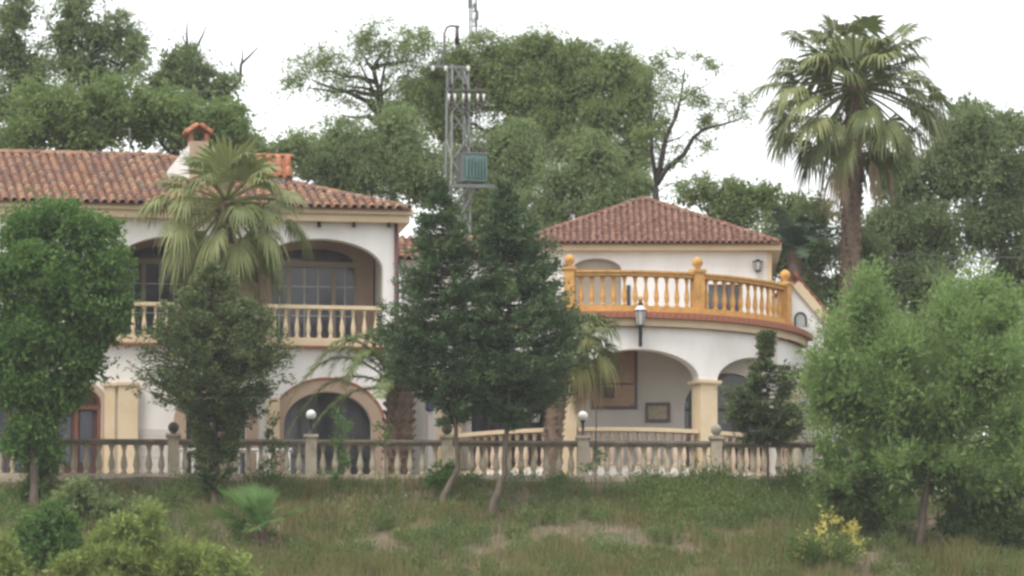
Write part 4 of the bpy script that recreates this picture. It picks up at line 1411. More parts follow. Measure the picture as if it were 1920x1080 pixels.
def conifer(prof, Y, tp, mat_, root, seed, dens):
    """crown of separate feathery branches; prof: rows (py, axis px, half width left, half width right)"""
    rng = np.random.default_rng(seed)
    s = S(Y)
    ys = np.array([p[0] for p in prof], float); ax = np.array([p[1] for p in prof], float)
    wl = np.array([p[2] for p in prof], float); wr = np.array([p[3] for p in prof], float)
    area = np.trapezoid((wl + wr), ys) / s / s if hasattr(np, 'trapezoid') else np.trapz((wl + wr), ys) / s / s
    nb = int(area * (24 if area > 3 else 17) + (34 if area > 3 else 6))
    wt = (wl + wr + (12 if area > 3 else 2)); cum = np.cumsum((wt[1:] + wt[:-1]) / 2 * np.diff(ys)); cum = np.concatenate([[0], cum]) / cum[-1]
    Vs, Fs, Ts, off = [], [], [], 0
    brs = MB()
    per = max(60, int(area * dens / nb))
    for k in range(nb):
        y = np.interp(rng.uniform(0, 1), cum, ys)
        if area > 3 and rng.random() < .16: y = ys[0] + (ys[-1] - ys[0]) * rng.uniform(0, .28)
        a_ = rng.uniform(0, 2 * np.pi) if rng.random() < .5 else rng.choice([0, np.pi]) + rng.normal(0, .7)
        ca = math.cos(a_)
        lw_, rw_ = np.interp(y, ys, wl), np.interp(y, ys, wr)
        half = (rw_ if ca > 0 else lw_) * abs(ca) + (lw_ + rw_) / 2 * (1 - abs(ca))
        L = max(.12, half / s) * rng.uniform(.62, 1.08)
        p = np.array(P(np.interp(y, ys, ax), y + min(half * .22, 16), Y))
        el_ = rng.uniform(.05, .42) if y > ys[0] + 40 else rng.uniform(.5, 1.2)
        D = np.array([ca * math.cos(el_), math.sin(a_) * math.cos(el_), math.sin(el_)])
        sag = L * rng.uniform(.08, .30)
        bp = lambda t: p + D * L * t + np.array([0, 0, 1]) * (-sag * 2.2 * t * (1 - t * .85))
        brs.tube([tuple(bp(t)) for t in (0, .35, .7, 1)], [.022 + .012 * L, .016, .010, .004], 4, False)
        m = max(16 if area > 3 else 6, int(per / 9 * (.45 + L * 1.1)))
        t = rng.uniform(.12, 1.0, m) ** .75
        p0 = np.stack([bp(q) for q in t]) + rng.normal(0, .035 + .03 * L, (m, 3))
        sd = np.cross(D, [0, 0, 1.0]); sd /= np.linalg.norm(sd) + 1e-6
        dirs_ = unit(D * 1.0 + sd * rng.choice([-1, 1], (m, 1)) * rng.uniform(.3, 1.1, (m, 1)) + np.array([0, 0, 1]) * rng.normal(.12, .28, (m, 1)))
        LL = rng.uniform(.14, .36, m) * (1.15 - .5 * t) * min(1.0, .5 + L * .6)
        V, F, T = leaves_from(p0, dirs_, LL, 9, .05, .10, .040, .38, rng, np.clip(np.full(m, rng.normal(.5, .25)) + rng.normal(0, .08, m), 0, 1), 1.0)
        Vs.append(V); Fs.append(F + off); Ts.append(T); off += len(V)
    V = np.concatenate(Vs) - np.array(WM[root.name].translation)
    link('crown', raw_mesh('crown', V, np.concatenate(Fs), mat_, False, np.concatenate(Ts)), root)
    brs.build('branches', M['barkd'], root, kind='stuff')


def twig(path, Y, rad, root, bark, name='bare_branch'):
    pts = [P(a, b, Y) for a, b in path]
    n = len(pts)
    MB().tube(pts, [rad * (1 - .8 * k / (n - 1)) for k in range(n)], 5).build(name, M[bark], root)


# ------------------------------------------------------------------ fan palms
def fan_frond(base, D, L, Rf, droop, rng, matn, parent, width=1.0, tone=(.1, .9), fold=.25, nb=26, name='frond', tip=.5, roll=None, cup=.25):
    D = D.normalized()
    V, F, T = [], [], []

    def quad(a, b, c, d, t):
        i = len(V); V.extend([tuple(a), tuple(b), tuple(c), tuple(d)]); F.append((i, i + 1, i + 2, i + 3)); T.append(t)
    # petiole
    pts = []
    for k in range(6):
        t = k / 5
        pts.append(base + D * L * t + Vector((0, 0, -droop * .35 * L * t * t)))
    tan = (pts[-1] - pts[-2]).normalized()
    side = tan.cross(Vector((0, 0, 1)))
    if side.length < .15: side = tan.cross(Vector((rng.uniform(-1, 1), 1, 0)))
    side.normalize()
    side = Matrix.Rotation(rng.uniform(-.5, .5) if roll is None else roll, 3, tan) @ side
    nrm = side.cross(tan).normalized()
    for k in range(5):
        w = .045 * (1 - .5 * k / 5)
        quad(pts[k] - side * w, pts[k] + side * w, pts[k + 1] + side * w * .9, pts[k + 1] - side * w * .9, .75)
        quad(pts[k] - nrm * w, pts[k] + nrm * w, pts[k + 1] + nrm * w * .9, pts[k + 1] - nrm * w * .9, .6)
    hub = pts[-1]
    amax = R(118) * width
    for i in range(nb):
        ph = -amax + 2 * amax * (i + .5) / nb
        rl = Rf * (.72 + .28 * math.cos(ph * .8)) * rng.uniform(.9, 1.08)
        d = (tan * math.cos(ph) + side * math.sin(ph) + nrm * (cup * abs(math.sin(ph)))).normalized()
        pr = (side * math.cos(ph) - tan * math.sin(ph)).normalized()
        dp = 2 * amax / nb
        tn = rng.uniform(*tone); bd = rng.uniform(.45, 1.7); bt = rng.uniform(.5, 1.6)
        prev = None
        for t in (0.05, .3, .55, .78, 1.0):
            g = droop * rl * (.30 * bd * t * t + tip * bt * max(0, t - .5) ** 1.5 * 1.6)
            c = hub + d * rl * t * (1 - .12 * droop * t) + Vector((0, 0, -g))
            w = rl * t * dp * .58 if t < .6 else rl * .6 * dp * .58 * (1 - (t - .6) / .4) + .003
            up = nrm * (fold * w)
            cur = (c - pr * w, c + up, c + pr * w)
            if prev:
                quad(prev[0], prev[1], cur[1], cur[0], tn)
                quad(prev[1], prev[2], cur[2], cur[1], min(1, tn + .12))
            prev = cur
    V = np.array(V); 
    if parent is not None: V = V - np.array(WM[parent.name].translation)
    return link(name, raw_mesh(name, V, np.array(F), LM[matn], False, T), parent)


def sph(az, el):
    return Vector((math.cos(el) * math.sin(az), -math.cos(el) * math.cos(az), math.sin(el)))


def fan_palm(label, px_c, py_c, Y, trunk, rad, n, L, Rf, seed, mats=('fan', 'fanl'), el=(-55, 80), dead=10, skirt=0, droop=(.5, 1.1), name='fan_palm', ground=None, extra=(), tip=.9, xd=.5, xt=1.0):
    rng = random.Random(seed)
    c = P(px_c, py_c, Y)
    tp = [P(t[0], t[1], Y + (t[2] if len(t) > 2 else 0)) for t in trunk]
    gz = float(ground_z(tp[0].x, tp[0].y)) if ground is None else ground
    base = Vector((tp[0].x, tp[0].y, gz - .05))
    root = empty(name, base, 0, label=label, cat='palm')
    pts = [base] + [p for p in tp if p.z > base.z + .2] + [c]
    path = []
    for k in range(len(pts) - 1):
        m = max(2, int((pts[k + 1] - pts[k]).length / .16))
        for j in range(m): path.append(pts[k].lerp(pts[k + 1], j / m))
    path.append(pts[-1])
    MB().tube(path, [rad * (1.15 - .25 * k / len(path)) * (1 + (.10 if k % 2 else -.07) + rng.uniform(-.04, .04)) for k in range(len(path))], 12).build('trunk', M['barkp'], root)
    # old leaf bases
    tb = MB()
    for k in range(int(len(path) * .25), len(path) - 1):
        for j in range(5):
            a = 2.4 * k + j * 1.2566
            o = path[k] + Vector((math.cos(a), math.sin(a), 0)) * rad * .98
            q = o + Vector((math.cos(a) * .07, math.sin(a) * .07, .10))
            tb.bar(o, q, .07, .035)
    tb.build('leaf_base_stubs', M['barkp'], root, kind='stuff')
    GA = 2.39996
    for i in range(n):
        f = (i + .5) / n
        e = R(el[0] + (el[1] - el[0]) * f ** .85 + rng.uniform(-8, 8))
        az = i * GA + rng.uniform(-.25, .25)
        D = sph(az, e)
        dr = droop[1] + (droop[0] - droop[1]) * f
        fan_frond(c + Vector((0, 0, -.25 + .3 * f)), D, L * (.62 + .42 * max(0, math.cos(e - .25))) * rng.uniform(.85, 1.12), Rf * rng.uniform(.88, 1.1), dr * rng.uniform(.8, 1.2), rng,
                  mats[0] if rng.random() < .75 else mats[1], root, tone=(.1, .8), tip=tip)
    for i in range(dead):
        az = i * GA + 1.0
        D = sph(az, R(rng.uniform(-70, -35)))
        fan_frond(c + Vector((0, 0, -.45 - .25 * rng.random())), D, L * rng.uniform(.55, .85), Rf * rng.uniform(.8, 1.0), 1.3, rng, 'fandead', root, width=.55, tone=(.0, .9), name='dead_frond', fold=.6, tip=1.0)
    for (px, py, lx, ly, dy, w) in extra:     # fronds read one by one from the photograph: hub and tip
        h0, h1 = P(px, py, Y + dy * .6), P(lx, ly, Y + dy)
        fan_frond(c, (h0 - c), (h0 - c).length, (h1 - h0).length, xd, rng, mats[0], root, width=w, tone=(.15, .7), tip=xt, roll=rng.uniform(-.35, .35), cup=.1)
    return root


def feather_frond(base, D, L, droop, rng, matn, parent, lf=.42, n=46, stiff=.5, name='frond', rach=.03):
    D = D.normalized()
    V, F, T = [], [], []

    def quad(a, b, c, d, t):
        i = len(V); V.extend([tuple(a), tuple(b), tuple(c), tuple(d)]); F.append((i, i + 1, i + 2, i + 3)); T.append(t)
    fpt = lambda t: base + D * L * t * (1 - .15 * t * droop) + Vector((0, 0, -droop * L * .75 * t ** 2.2))
    side0 = D.cross(Vector((0, 0, 1)))
    if side0.length < .1: side0 = Vector((1, 0, 0))
    side0.normalize()
    for k in range(14):
        a, b = fpt(k / 14), fpt((k + 1) / 14)
        w = rach * (1 - .8 * k / 14)
        u = Vector((0, 0, w))
        quad(a - side0 * w, a + side0 * w, b + side0 * w * .9, b - side0 * w * .9, .9)
        quad(a - u, a + u, b + u * .9, b - u * .9, .8)
    for k in range(n):
        t = .12 + .87 * k / n
        p = fpt(t); tn = (fpt(min(1, t + .03)) - fpt(t - .03)).normalized()
        sd = tn.cross(Vector((0, 0, 1))); sd = sd.normalized() if sd.length > .1 else side0
        up = sd.cross(tn)
        l = lf * math.sin(math.pi * (.12 + .8 * t)) ** .6 * rng.uniform(.85, 1.1)
        for sg in (-1, 1):
            d = (sd * sg * .85 + tn * .55 + up * rng.uniform(-.05, .45)).normalized()
            q = p + d * l * .55 + Vector((0, 0, -.05 * l)); e = p + d * l + Vector((0, 0, -(1 - stiff) * l * .6))
            w = tn * .016
            tt = rng.uniform(.1, .9)
            quad(p - w, p + w, q + w * 1.1, q - w * 1.1, tt); quad(q - w * 1.1, q + w * 1.1, e + w * .2, e - w * .2, tt)
    V = np.array(V)
    if parent is not None: V = V - np.array(WM[parent.name].translation)
    return link(name, raw_mesh(name, V, np.array(F), LM[matn], False, T), parent)


# ================================================================== background trees
BG = 'trees behind the houses'
tree('oak_tree', 'tall dark ragged tree at the top left corner of the picture', [(30, 300), (40, 200), (30, 80)], 30,
     [(28, 32, 58, 50), (8, 95, 62, 66), (52, 130, 60, 55), (20, 200, 66, 60), (55, 185, 55, 50)], 'open', 'bgdark', 800, .16, 'barkd', 11, BG, hole=.12, dens_mul=1.0)
r_ = tree('oak_tree', 'tall dark tree with ragged crown second from the left edge', [(150, 300), (160, 200), (165, 130)], 29,
          [(138, 22, 52, 42), (120, 68, 48, 48), (195, 65, 70, 52), (155, 115, 68, 50), (245, 95, 40, 60), (190, 155, 65, 42)], 'open', 'bgdark', 850, .17, 'barkd', 12, BG, hole=.10)
twig([(180, 170), (235, 120), (245, 95), (262, 70), (262, 40)], 29, .06, r_, 'barkd')
twig([(150, 20), (156, -5)], 29, .05, r_, 'barkd')
twig([(200, 110), (240, 130), (262, 140)], 29, .05, r_, 'barkd')
r_ = tree('oak_tree', 'dark tree with bare antler like top branches left of the sky gap', [(330, 300), (325, 200), (335, 130)], 27,
          [(335, 120, 52, 52), (300, 165, 56, 48), (365, 165, 45, 50), (410, 175, 38, 50), (330, 210, 75, 45), (420, 225, 35, 40)], 'open', 'bgdark', 850, .15, 'barkd', 13, BG, hole=.18)
twig([(345, 150), (352, 95), (350, 65), (351, 40)], 27, .07, r_, 'barkd')
twig([(355, 130), (368, 90), (380, 66), (387, 48)], 27, .06, r_, 'barkd')
twig([(352, 88), (343, 72), (341, 58)], 27, .03, r_, 'barkd')
twig([(400, 215), (430, 170), (450, 150), (452, 120), (468, 105), (484, 88)], 27, .09, r_, 'barkd')
twig([(452, 125), (455, 105), (453, 86)], 27, .04, r_, 'barkd')
twig([(450, 145), (440, 128), (434, 118)], 27, .03, r_, 'barkd')
tree('bushy_tree', 'fresh green bushy tree standing right behind the left roof ridge', [(150, 380), (150, 300)], 19,
     [(120, 215, 80, 65), (200, 190, 60, 45), (60, 240, 70, 55), (170, 255, 90, 45), (20, 270, 60, 45)], 'broad', 'bggreen', 1100, .15, 'barkd', 14, BG, kscale=1.1)
tree('bushy_tree', 'mid green bushy tree behind the chimney of the villa', [(330, 380), (330, 300)], 20,
     [(270, 235, 75, 60), (350, 245, 75, 60), (415, 240, 60, 55), (300, 200, 60, 40), (440, 275, 60, 40)], 'broad', 'bggreen', 1100, .15, 'barkd', 15, BG, kscale=1.1, dens_mul=1.0)
tree('hedge_tree', 'low pale green hedge tree filling the gap behind the orange chimney', [(500, 380), (505, 320)], 23,
     [(480, 285, 50, 35), (535, 290, 40, 40), (455, 262, 35, 25), (560, 270, 28, 26)], 'open', 'pepperl', 1000, .1, 'bark', 16, BG)
# middle
r_ = tree('pepper_tree', 'feathery pepper tree with arching left branch against the white sky', [(740, 420), (728, 270), (716, 205), (700, 130)], 30,
          [(735, 78, 76, 46), (675, 100, 56, 48), (775, 112, 46, 55), (600, 132, 60, 36), (575, 165, 34, 34), (650, 160, 40, 30), (735, 160, 62, 48), (690, 215, 48, 35), (790, 180, 50, 50), (640, 215, 30, 26)], 'pepper', 'pepper', 1000, .17, 'barkd', 21, BG, hole=.10, core=False)
twig([(725, 235), (690, 190), (650, 172), (615, 162), (585, 150)], 30, .11, r_, 'barkd', 'limb')
twig([(722, 225), (712, 180), (720, 130), (735, 90)], 30, .09, r_, 'barkd', 'limb')
twig([(716, 200), (690, 150), (670, 110)], 30, .07, r_, 'barkd', 'limb')
tree('pepper_tree', 'largest rounded pepper tree crown behind the pylon top', [(960, 420), (960, 300), (980, 180)], 31,
     [(935, 110, 75, 42), (1010, 95, 70, 42), (1075, 110, 75, 48), (960, 165, 100, 60), (1060, 180, 100, 70), (880, 160, 60, 60), (1010, 240, 110, 55), (1130, 140, 60, 50), (840, 225, 70, 60), (825, 140, 42, 32), (800, 185, 55, 46), (865, 115, 42, 32), (1190, 150, 46, 36)], 'pepper', 'pepper', 1450, .22, 'barkd', 22, BG, hole=.05)
tree('pepper_tree', 'broad pepper tree crown to the right of the tallest crown', [(1140, 420), (1140, 320), (1145, 220)], 30,
     [(1150, 125, 62, 44), (1190, 180, 58, 58), (1130, 220, 75, 60), (1200, 250, 42, 50), (1090, 280, 80, 50), (1180, 300, 50, 40)], 'pepper', 'pepper', 1450, .2, 'barkd', 23, BG, hole=.05)
tree('pepper_tree', 'soft pale green rounded crown left of the pylon above the villa roof', [(650, 450), (650, 400), (650, 320)], 25,
     [(640, 270, 62, 48), (590, 310, 55, 50), (690, 310, 75, 55), (760, 300, 75, 60), (650, 345, 90, 40), (800, 350, 80, 55), (740, 240, 65, 45), (560, 275, 30, 26)], 'pepper', 'pepperl', 1500, .18, 'bark', 24, BG)
tree('pepper_tree', 'soft pale green crown directly behind the teal transformer', [(950, 450), (950, 400), (950, 320)], 26,
     [(950, 270, 62, 40), (900, 310, 60, 55), (985, 320, 55, 60), (940, 370, 80, 60), (860, 300, 45, 45), (880, 420, 70, 60)], 'pepper', 'pepperl', 1500, .18, 'bark', 25, BG)
tree('pepper_tree', 'soft grey green crown just left of the hipped tile roof', [(1110, 460), (1110, 400), (1110, 330)], 24,
     [(1110, 300, 62, 40), (1060, 345, 62, 50), (1150, 345, 62, 48), (1110, 395, 80, 40), (1030, 410, 55, 55), (1195, 350, 32, 30)], 'pepper', 'pepperl', 1500, .16, 'bark', 26, BG)
# open tree with black limbs
r_ = tree('open_tree', 'thin leaved tree with black forked trunk above the hipped roof', [(1228, 420), (1230, 365), (1233, 340)], 22,
          [(1225, 110, 38, 18), (1290, 118, 46, 22), (1335, 135, 26, 16), (1290, 165, 40, 34), (1225, 165, 30, 38), (1335, 190, 38, 24), (1375, 205, 36, 26), (1250, 225, 34, 34), (1310, 240, 34, 26), (1350, 235, 34, 20), (1330, 280, 26, 22), (1270, 290, 26, 26), (1222, 240, 22, 60), (1395, 190, 26, 30)],
          'open', 'pepper', 520, .15, 'barkd', 27, BG, limbs=False, hole=.28, core=False, kscale=.85)
for pth_, w in (([(1231, 345), (1248, 318), (1282, 290), (1300, 258), (1320, 242), (1360, 232), (1392, 222)], .11), ([(1232, 345), (1240, 300), (1249, 255), (1268, 218), (1277, 180), (1284, 130)], .11),
                ([(1231, 340), (1222, 285), (1222, 230), (1216, 180), (1224, 130)], .08), ([(1249, 262), (1262, 232), (1266, 205), (1258, 180)], .05), ([(1230, 362), (1218, 348), (1208, 338)], .05),
                ([(1246, 268), (1275, 258), (1298, 240)], .035), ([(1300, 258), (1322, 268), (1345, 262)], .035), ([(1276, 190), (1300, 170), (1325, 160), (1345, 140)], .035), ([(1222, 230), (1236, 205), (1240, 190)], .03)):
    twig(pth_, 22, w, r_, 'barkd', 'limb')
# right of the tower room
tree('olive_tree', 'small leaved sunlit olive tree behind the right end of the hipped roof', [(1360, 520), (1360, 440)], 20,
     [(1330, 365, 42, 25), (1390, 370, 48, 30), (1440, 365, 38, 22), (1370, 405, 75, 35), (1290, 372, 25, 16), (1490, 385, 50, 30)], 'open', 'pepper', 1300, .12, 'bark', 31, BG, hole=.15)
tree('olive_tree', 'grey green tree filling the gap left of the tall palm trunk', [(1500, 560), (1500, 470)], 19,
     [(1480, 440, 60, 45), (1530, 470, 50, 60), (1460, 490, 45, 45), (1540, 400, 40, 36), (1520, 540, 45, 45)], 'open', 'bgdark', 1150, .12, 'barkd', 32, BG, hole=.05)
tree('dark_tree', 'big dark rounded tree behind the tall palm at right', [(1720, 640), (1720, 450)], 24,
     [(1690, 350, 75, 55), (1790, 340, 80, 60), (1740, 430, 110, 70), (1660, 440, 60, 70), (1820, 240, 60, 46), (1780, 290, 60, 50), (1700, 520, 90, 60), (1830, 300, 60, 50)], 'open', 'bgdark', 1500, .2, 'barkd', 33, BG, kscale=1.2, hole=.03)
tree('dark_tree', 'olive green tall tree at the right edge of the picture', [(1880, 640), (1880, 450)], 25,
     [(1890, 250, 50, 42), (1860, 320, 62, 60), (1920, 330, 60, 70), (1860, 420, 80, 70), (1910, 520, 70, 80), (1815, 205, 34, 24)], 'open', 'bgdark', 1500, .2, 'barkd', 34, BG, kscale=1.2, hole=.05)
tree('dark_tree', 'dark green bushy tree below the palm trunk behind the gabled annex', [(1620, 640), (1620, 560)], 17,
     [(1620, 470, 50, 60), (1580, 540, 55, 50), (1660, 550, 70, 60), (1740, 570, 80, 60), (1600, 600, 60, 50)], 'broad', 'bgdark', 1000, .15, 'barkd', 35, BG, kscale=1.1)
tree('dark_tree', 'dense dark shrubbery behind the bright airy tree right of the annex', [(1700, 900), (1700, 800)], 11,
     [(1640, 640, 60, 60), (1720, 650, 70, 70), (1800, 660, 70, 70), (1880, 650, 70, 80), (1640, 740, 50, 70), (1730, 760, 80, 70), (1820, 770, 70, 80), (1900, 780, 60, 80)], 'open', 'bggreen', 1100, .12, 'barkd', 36, BG, kscale=1.2)
tree('dark_tree', 'low green shrubs along the terrace end behind the bright tree', [(1760, 980), (1760, 900)], 7,
     [(1660, 850, 60, 50), (1740, 860, 60, 45), (1840, 850, 60, 40), (1910, 850, 50, 50), (1610, 820, 30, 50)], 'open', 'shrub', 1100, .1, 'barkd', 37, BG)
# dark date palm between
dp0 = P(1490, 470, 16)
dpr = empty('date_palm', (dp0.x, dp0.y, 0), 0, label='dark feather palm behind the right end of the terrace balustrade', cat='palm')
MB().tube([(dp0.x, dp0.y, 0), tuple(dp0)], [.25, .22], 10).build('trunk', M['barkp'], dpr)
rg_ = random.Random(5)
for k in range(26):
    feather_frond(dp0, sph(k * 2.4, R(rg_.uniform(10, 80))), rg_.uniform(1.6, 2.3), rg_.uniform(.3, .7), rg_, 'dated', dpr, lf=.36, n=34, stiff=.8)

# tall fan palm
fan_palm('tall fan palm towering over the right end of the terrace', 1602, 156, 15.5, [(1592, 640), (1594, 520), (1596, 420), (1600, 300)], .30, 66, 2.1, .90, 5,
         el=(-50, 58), dead=5, droop=(.35, .8), ground=0.0, tip=1.2,
         extra=((1575, 115, 1540, -5, -.7, 1.0), (1560, 130, 1525, 15, -.2, .9), (1600, 110, 1602, -10, .3, .9), (1622, 110, 1640, 8, -.4, .8), (1650, 95, 1712, -6, -.3, .8), (1640, 130, 1690, 45, .4, .7), (1500, 165, 1440, 108, -.3, .9), (1480, 195, 1415, 190, .3, .7), (1690, 150, 1780, 120, 0, .7), (1700, 180, 1765, 185, -.4, .7)))

# ================================================================== garden trees behind the balustrade
# left fan palm
fan_palm('shaggy fan palm standing before the villa gallery', 424, 378, 2.6, [(412, 880), (414, 700), (420, 520)], .24, 44, 1.60, .86, 8,
         mats=('fanl', 'fan'), el=(-62, 50), dead=18, droop=(.4, .95), tip=1.2,
         xd=.3, xt=.5, extra=((432, 330, 430, 215, -.5, .8), (440, 335, 452, 240, -.9, .8), (390, 325, 366, 238, .3, .6), (415, 335, 405, 235, .3, .6), (340, 340, 270, 308, -.3, .7), (505, 375, 575, 352, -.2, .8)))
# fan palm right of the big cypresses
fan_palm('yellowing fan palm between the dark cypress and the mural', 1098, 632, 4.0, [(1036, 900), (1038, 800), (1050, 720)], .24, 17, .62, .66, 9,
         mats=('fan', 'fany'), el=(-40, 65), dead=5, droop=(.6, 1.2), extra=((1060, 590, 1075, 520, 0, .5), (1130, 600, 1150, 560, -.2, .5)))
# date palm with long arching fronds
dp = P(750, 735, 2.4)
rt = empty('date_palm', (P(745, 880, 2.4).x, 2.4, 0), 0, label='date palm with long arching fronds and yellow frond bases beside the villa', cat='palm')
pth_ = [Vector((P(745, 880, 2.4).x, 2.4, -.05)).lerp(dp, k / 12) for k in range(13)]
MB().tube(pth_, [.36 * (1 + (.08 if k % 2 else -.06)) for k in range(13)], 12).build('trunk', M['barkp'], rt)
tb = MB()
rg_ = random.Random(9)
for k in range(1, 13):
    for j in range(8):
        a = 1.7 * k + j * .785
        o = pth_[k] + Vector((math.cos(a), math.sin(a), 0)) * .34
        tb.bar(o, o + Vector((math.cos(a) * .12, math.sin(a) * .12, .14)), .10, .04)
tb.build('leaf_base_stubs', M['barkp'], rt, kind='stuff')
for k in range(7):
    tp_ = P(720 + k * 9, 660 + abs(k - 3) * 14, 2.2)
    MB().bar(dp + Vector((-.25 + k * .08, -.1, -.2)), tp_, .09, .03).build('frond_base', LM['fany'], rt)
dirs = [(-1.5, 60, 5.8), (-1.55, 46, 5.2), (-1.35, 70, 5.4), (-1.7, 32, 4.2), (-.9, 60, 4.2), (-1.2, 76, 5.4), (.2, 70, 2.8), (1.3, 60, 2.8), (2.6, 65, 2.8), (-2.2, 60, 4.5), (3.3, 75, 2.6), (1.8, 45, 2.4), (-1.45, 15, 3.3), (-.4, 40, 2.2), (-1.6, 80, 5.2), (-1.3, 52, 5.5), (-1.8, 66, 5.7)]
for az, el_, L_ in dirs:
    feather_frond(dp, sph(az, R(el_)), L_, .95, rg_, 'date', rt, lf=.46, n=56, stiff=.45, rach=.035)

# cypress pair
def cone_blobs(cx, top, bot, w, n, seed, lean=0, yv=.5, shape=.8, base=.5):
    g = random.Random(seed)
    out = []
    for k in range(n):
        f = (k + .5) / n
        y = top + (bot - top) * f
        ww = w * (f ** shape if f < base + .25 else (f ** shape) * (1 - .9 * (f - base - .25)))
        m = 1 if f < .2 else 2
        for j in range(m):
            out.append((cx + lean * f + (g.uniform(-.55, .55) * ww if m > 1 else g.uniform(-.1, .1) * w), y + g.uniform(-8, 8), ww * g.uniform(.5, .75) + 8, (bot - top) / n * g.uniform(.8, 1.3), g.uniform(-yv, yv)))
    return out


bl = [(824, 372, 20, 28), (822, 415, 34, 34), (836, 452, 42, 34), (800, 455, 40, 36, -.3), (812, 505, 60, 42), (770, 540, 46, 42, .3), (845, 560, 56, 50, -.3), (765, 600, 52, 45), (815, 625, 66, 50, -.4), (870, 620, 45, 50), (768, 665, 50, 42), (835, 690, 60, 45, -.3), (795, 715, 52, 40), (870, 730, 52, 34), (820, 752, 34, 22)]
tree('cypress_tree', 'left of the two tall dark cypresses before the connecting wall', [(828, 985), (832, 930), (858, 880), (855, 800), (835, 700), (825, 480)], -2.9, bl, 'spray', 'cypress', 3100, .11, 'bark', 41, 'tall dark cypresses', top_rad=.15, hole=.04, limbs=False, prof=[(346, 826, 2, 2), (372, 826, 14, 14), (400, 826, 34, 34), (450, 828, 64, 58), (500, 828, 84, 66), (545, 828, 100, 66), (600, 828, 122, 72), (645, 828, 126, 76), (685, 830, 104, 80), (710, 832, 78, 78), (740, 838, 64, 70), (768, 845, 50, 50), (790, 850, 20, 20)])
bl = [(948, 372, 20, 28), (940, 412, 34, 34), (962, 448, 38, 32), (925, 470, 40, 36, -.3), (960, 505, 62, 40), (1005, 530, 40, 34), (915, 545, 50, 42, .3), (990, 580, 66, 42, -.3), (1050, 560, 30, 22), (935, 610, 62, 48), (1040, 620, 58, 36, .2), (1070, 650, 36, 26), (960, 665, 66, 46, -.4), (1035, 680, 62, 40), (915, 700, 54, 42), (1000, 725, 62, 38), (960, 745, 58, 36, -.2), (1070, 705, 34, 26), (905, 745, 38, 28)]
tree('cypress_tree', 'right and wider of the two tall dark cypresses left of the mural', [(922, 990), (926, 940), (946, 890), (950, 800), (955, 700), (950, 480)], -2.9, bl, 'spray', 'cypress', 3100, .12, 'bark', 42, 'tall dark cypresses', top_rad=.15, hole=.04, limbs=False, prof=[(350, 945, 2, 2), (375, 945, 14, 16), (400, 945, 34, 42), (450, 948, 56, 84), (500, 950, 62, 104), (545, 950, 72, 100), (590, 952, 78, 140), (640, 953, 80, 158), (680, 953, 80, 150), (715, 953, 78, 126), (750, 952, 70, 88), (780, 950, 34, 40), (800, 950, 12, 12)])
# conifer in front of the villa
bl = [(385, 525, 34, 24), (420, 555, 60, 30), (350, 575, 50, 34, .2), (440, 590, 58, 34, -.3), (330, 625, 62, 34), (410, 630, 80, 40, -.3), (480, 620, 45, 30), (350, 665, 70, 34, .2), (450, 670, 75, 36), (515, 680, 38, 22), (295, 705, 44, 22), (380, 710, 75, 36, -.3), (470, 720, 62, 34), (300, 740, 34, 18, .2), (410, 755, 62, 36), (480, 755, 36, 24), (385, 790, 36, 26), (430, 795, 34, 26), (405, 860, 36, 46), (402, 905, 24, 22)]
tree('juniper_tree', 'dark irregular juniper in front of the villa balustrade', [(405, 995), (402, 940), (405, 850), (400, 750), (400, 560)], -3.0, bl, 'spray', 'conif2', 1900, .11, 'bark', 43, top_rad=.2, hole=.05, limbs=False, prof=[(512, 398, 4, 4), (540, 398, 46, 50), (580, 398, 96, 92), (620, 400, 128, 130), (655, 400, 142, 152), (690, 402, 150, 150), (725, 402, 148, 120), (755, 402, 110, 100), (775, 402, 66, 84), (800, 403, 44, 52), (850, 403, 40, 42), (890, 403, 34, 34), (915, 403, 16, 16)])
# big round tree left
bl = [(100, 420, 62, 42), (40, 440, 55, 42), (165, 450, 55, 42), (80, 490, 85, 52, -.6), (190, 515, 55, 48), (20, 520, 60, 50), (130, 560, 85, 52, -.5), (215, 580, 38, 40), (40, 600, 70, 50), (180, 625, 52, 40), (90, 650, 80, 46, -.4), (150, 690, 55, 34), (20, 680, 55, 46), (60, 720, 60, 34), (100, 745, 40, 24), (10, 740, 40, 26), (70, 780, 34, 40), (40, 830, 24, 40), (85, 840, 20, 34), (130, 730, 40, 24)]
tree('round_tree', 'big dense round leafy tree at the left edge in front of the villa', [(66, 960), (64, 880), (60, 780), (70, 640), (90, 540)], -2.2, bl, 'broad', 'broad', 1900, .16, 'bark', 44, top_rad=.4, fringe=.2)
crn = bl
# slim young conifer in front of the arcade
bl = [(1438, 655, 8, 16), (1437, 685, 18, 16), (1430, 712, 34, 15), (1468, 700, 30, 10), (1440, 740, 40, 16), (1400, 752, 32, 12), (1470, 745, 34, 14), (1435, 768, 48, 16), (1395, 785, 26, 10), (1480, 778, 32, 14), (1440, 795, 44, 15), (1425, 812, 26, 10)]
tree('young_conifer', 'slim young conifer on a bare stem before the right arch', [(1440, 905), (1440, 850), (1438, 780), (1437, 660)], -1.2, bl, 'spray', 'conif2', 1900, .045, 'barkd', 45, top_rad=.2, kscale=.8, core=False, limb_rad=.35, limbs=False, prof=[(632, 1437, 2, 2), (655, 1437, 9, 9), (680, 1437, 16, 18), (700, 1437, 40, 90), (722, 1437, 46, 56), (745, 1437, 104, 60), (762, 1437, 64, 64), (782, 1437, 86, 92), (804, 1437, 60, 66), (822, 1437, 18, 16)])
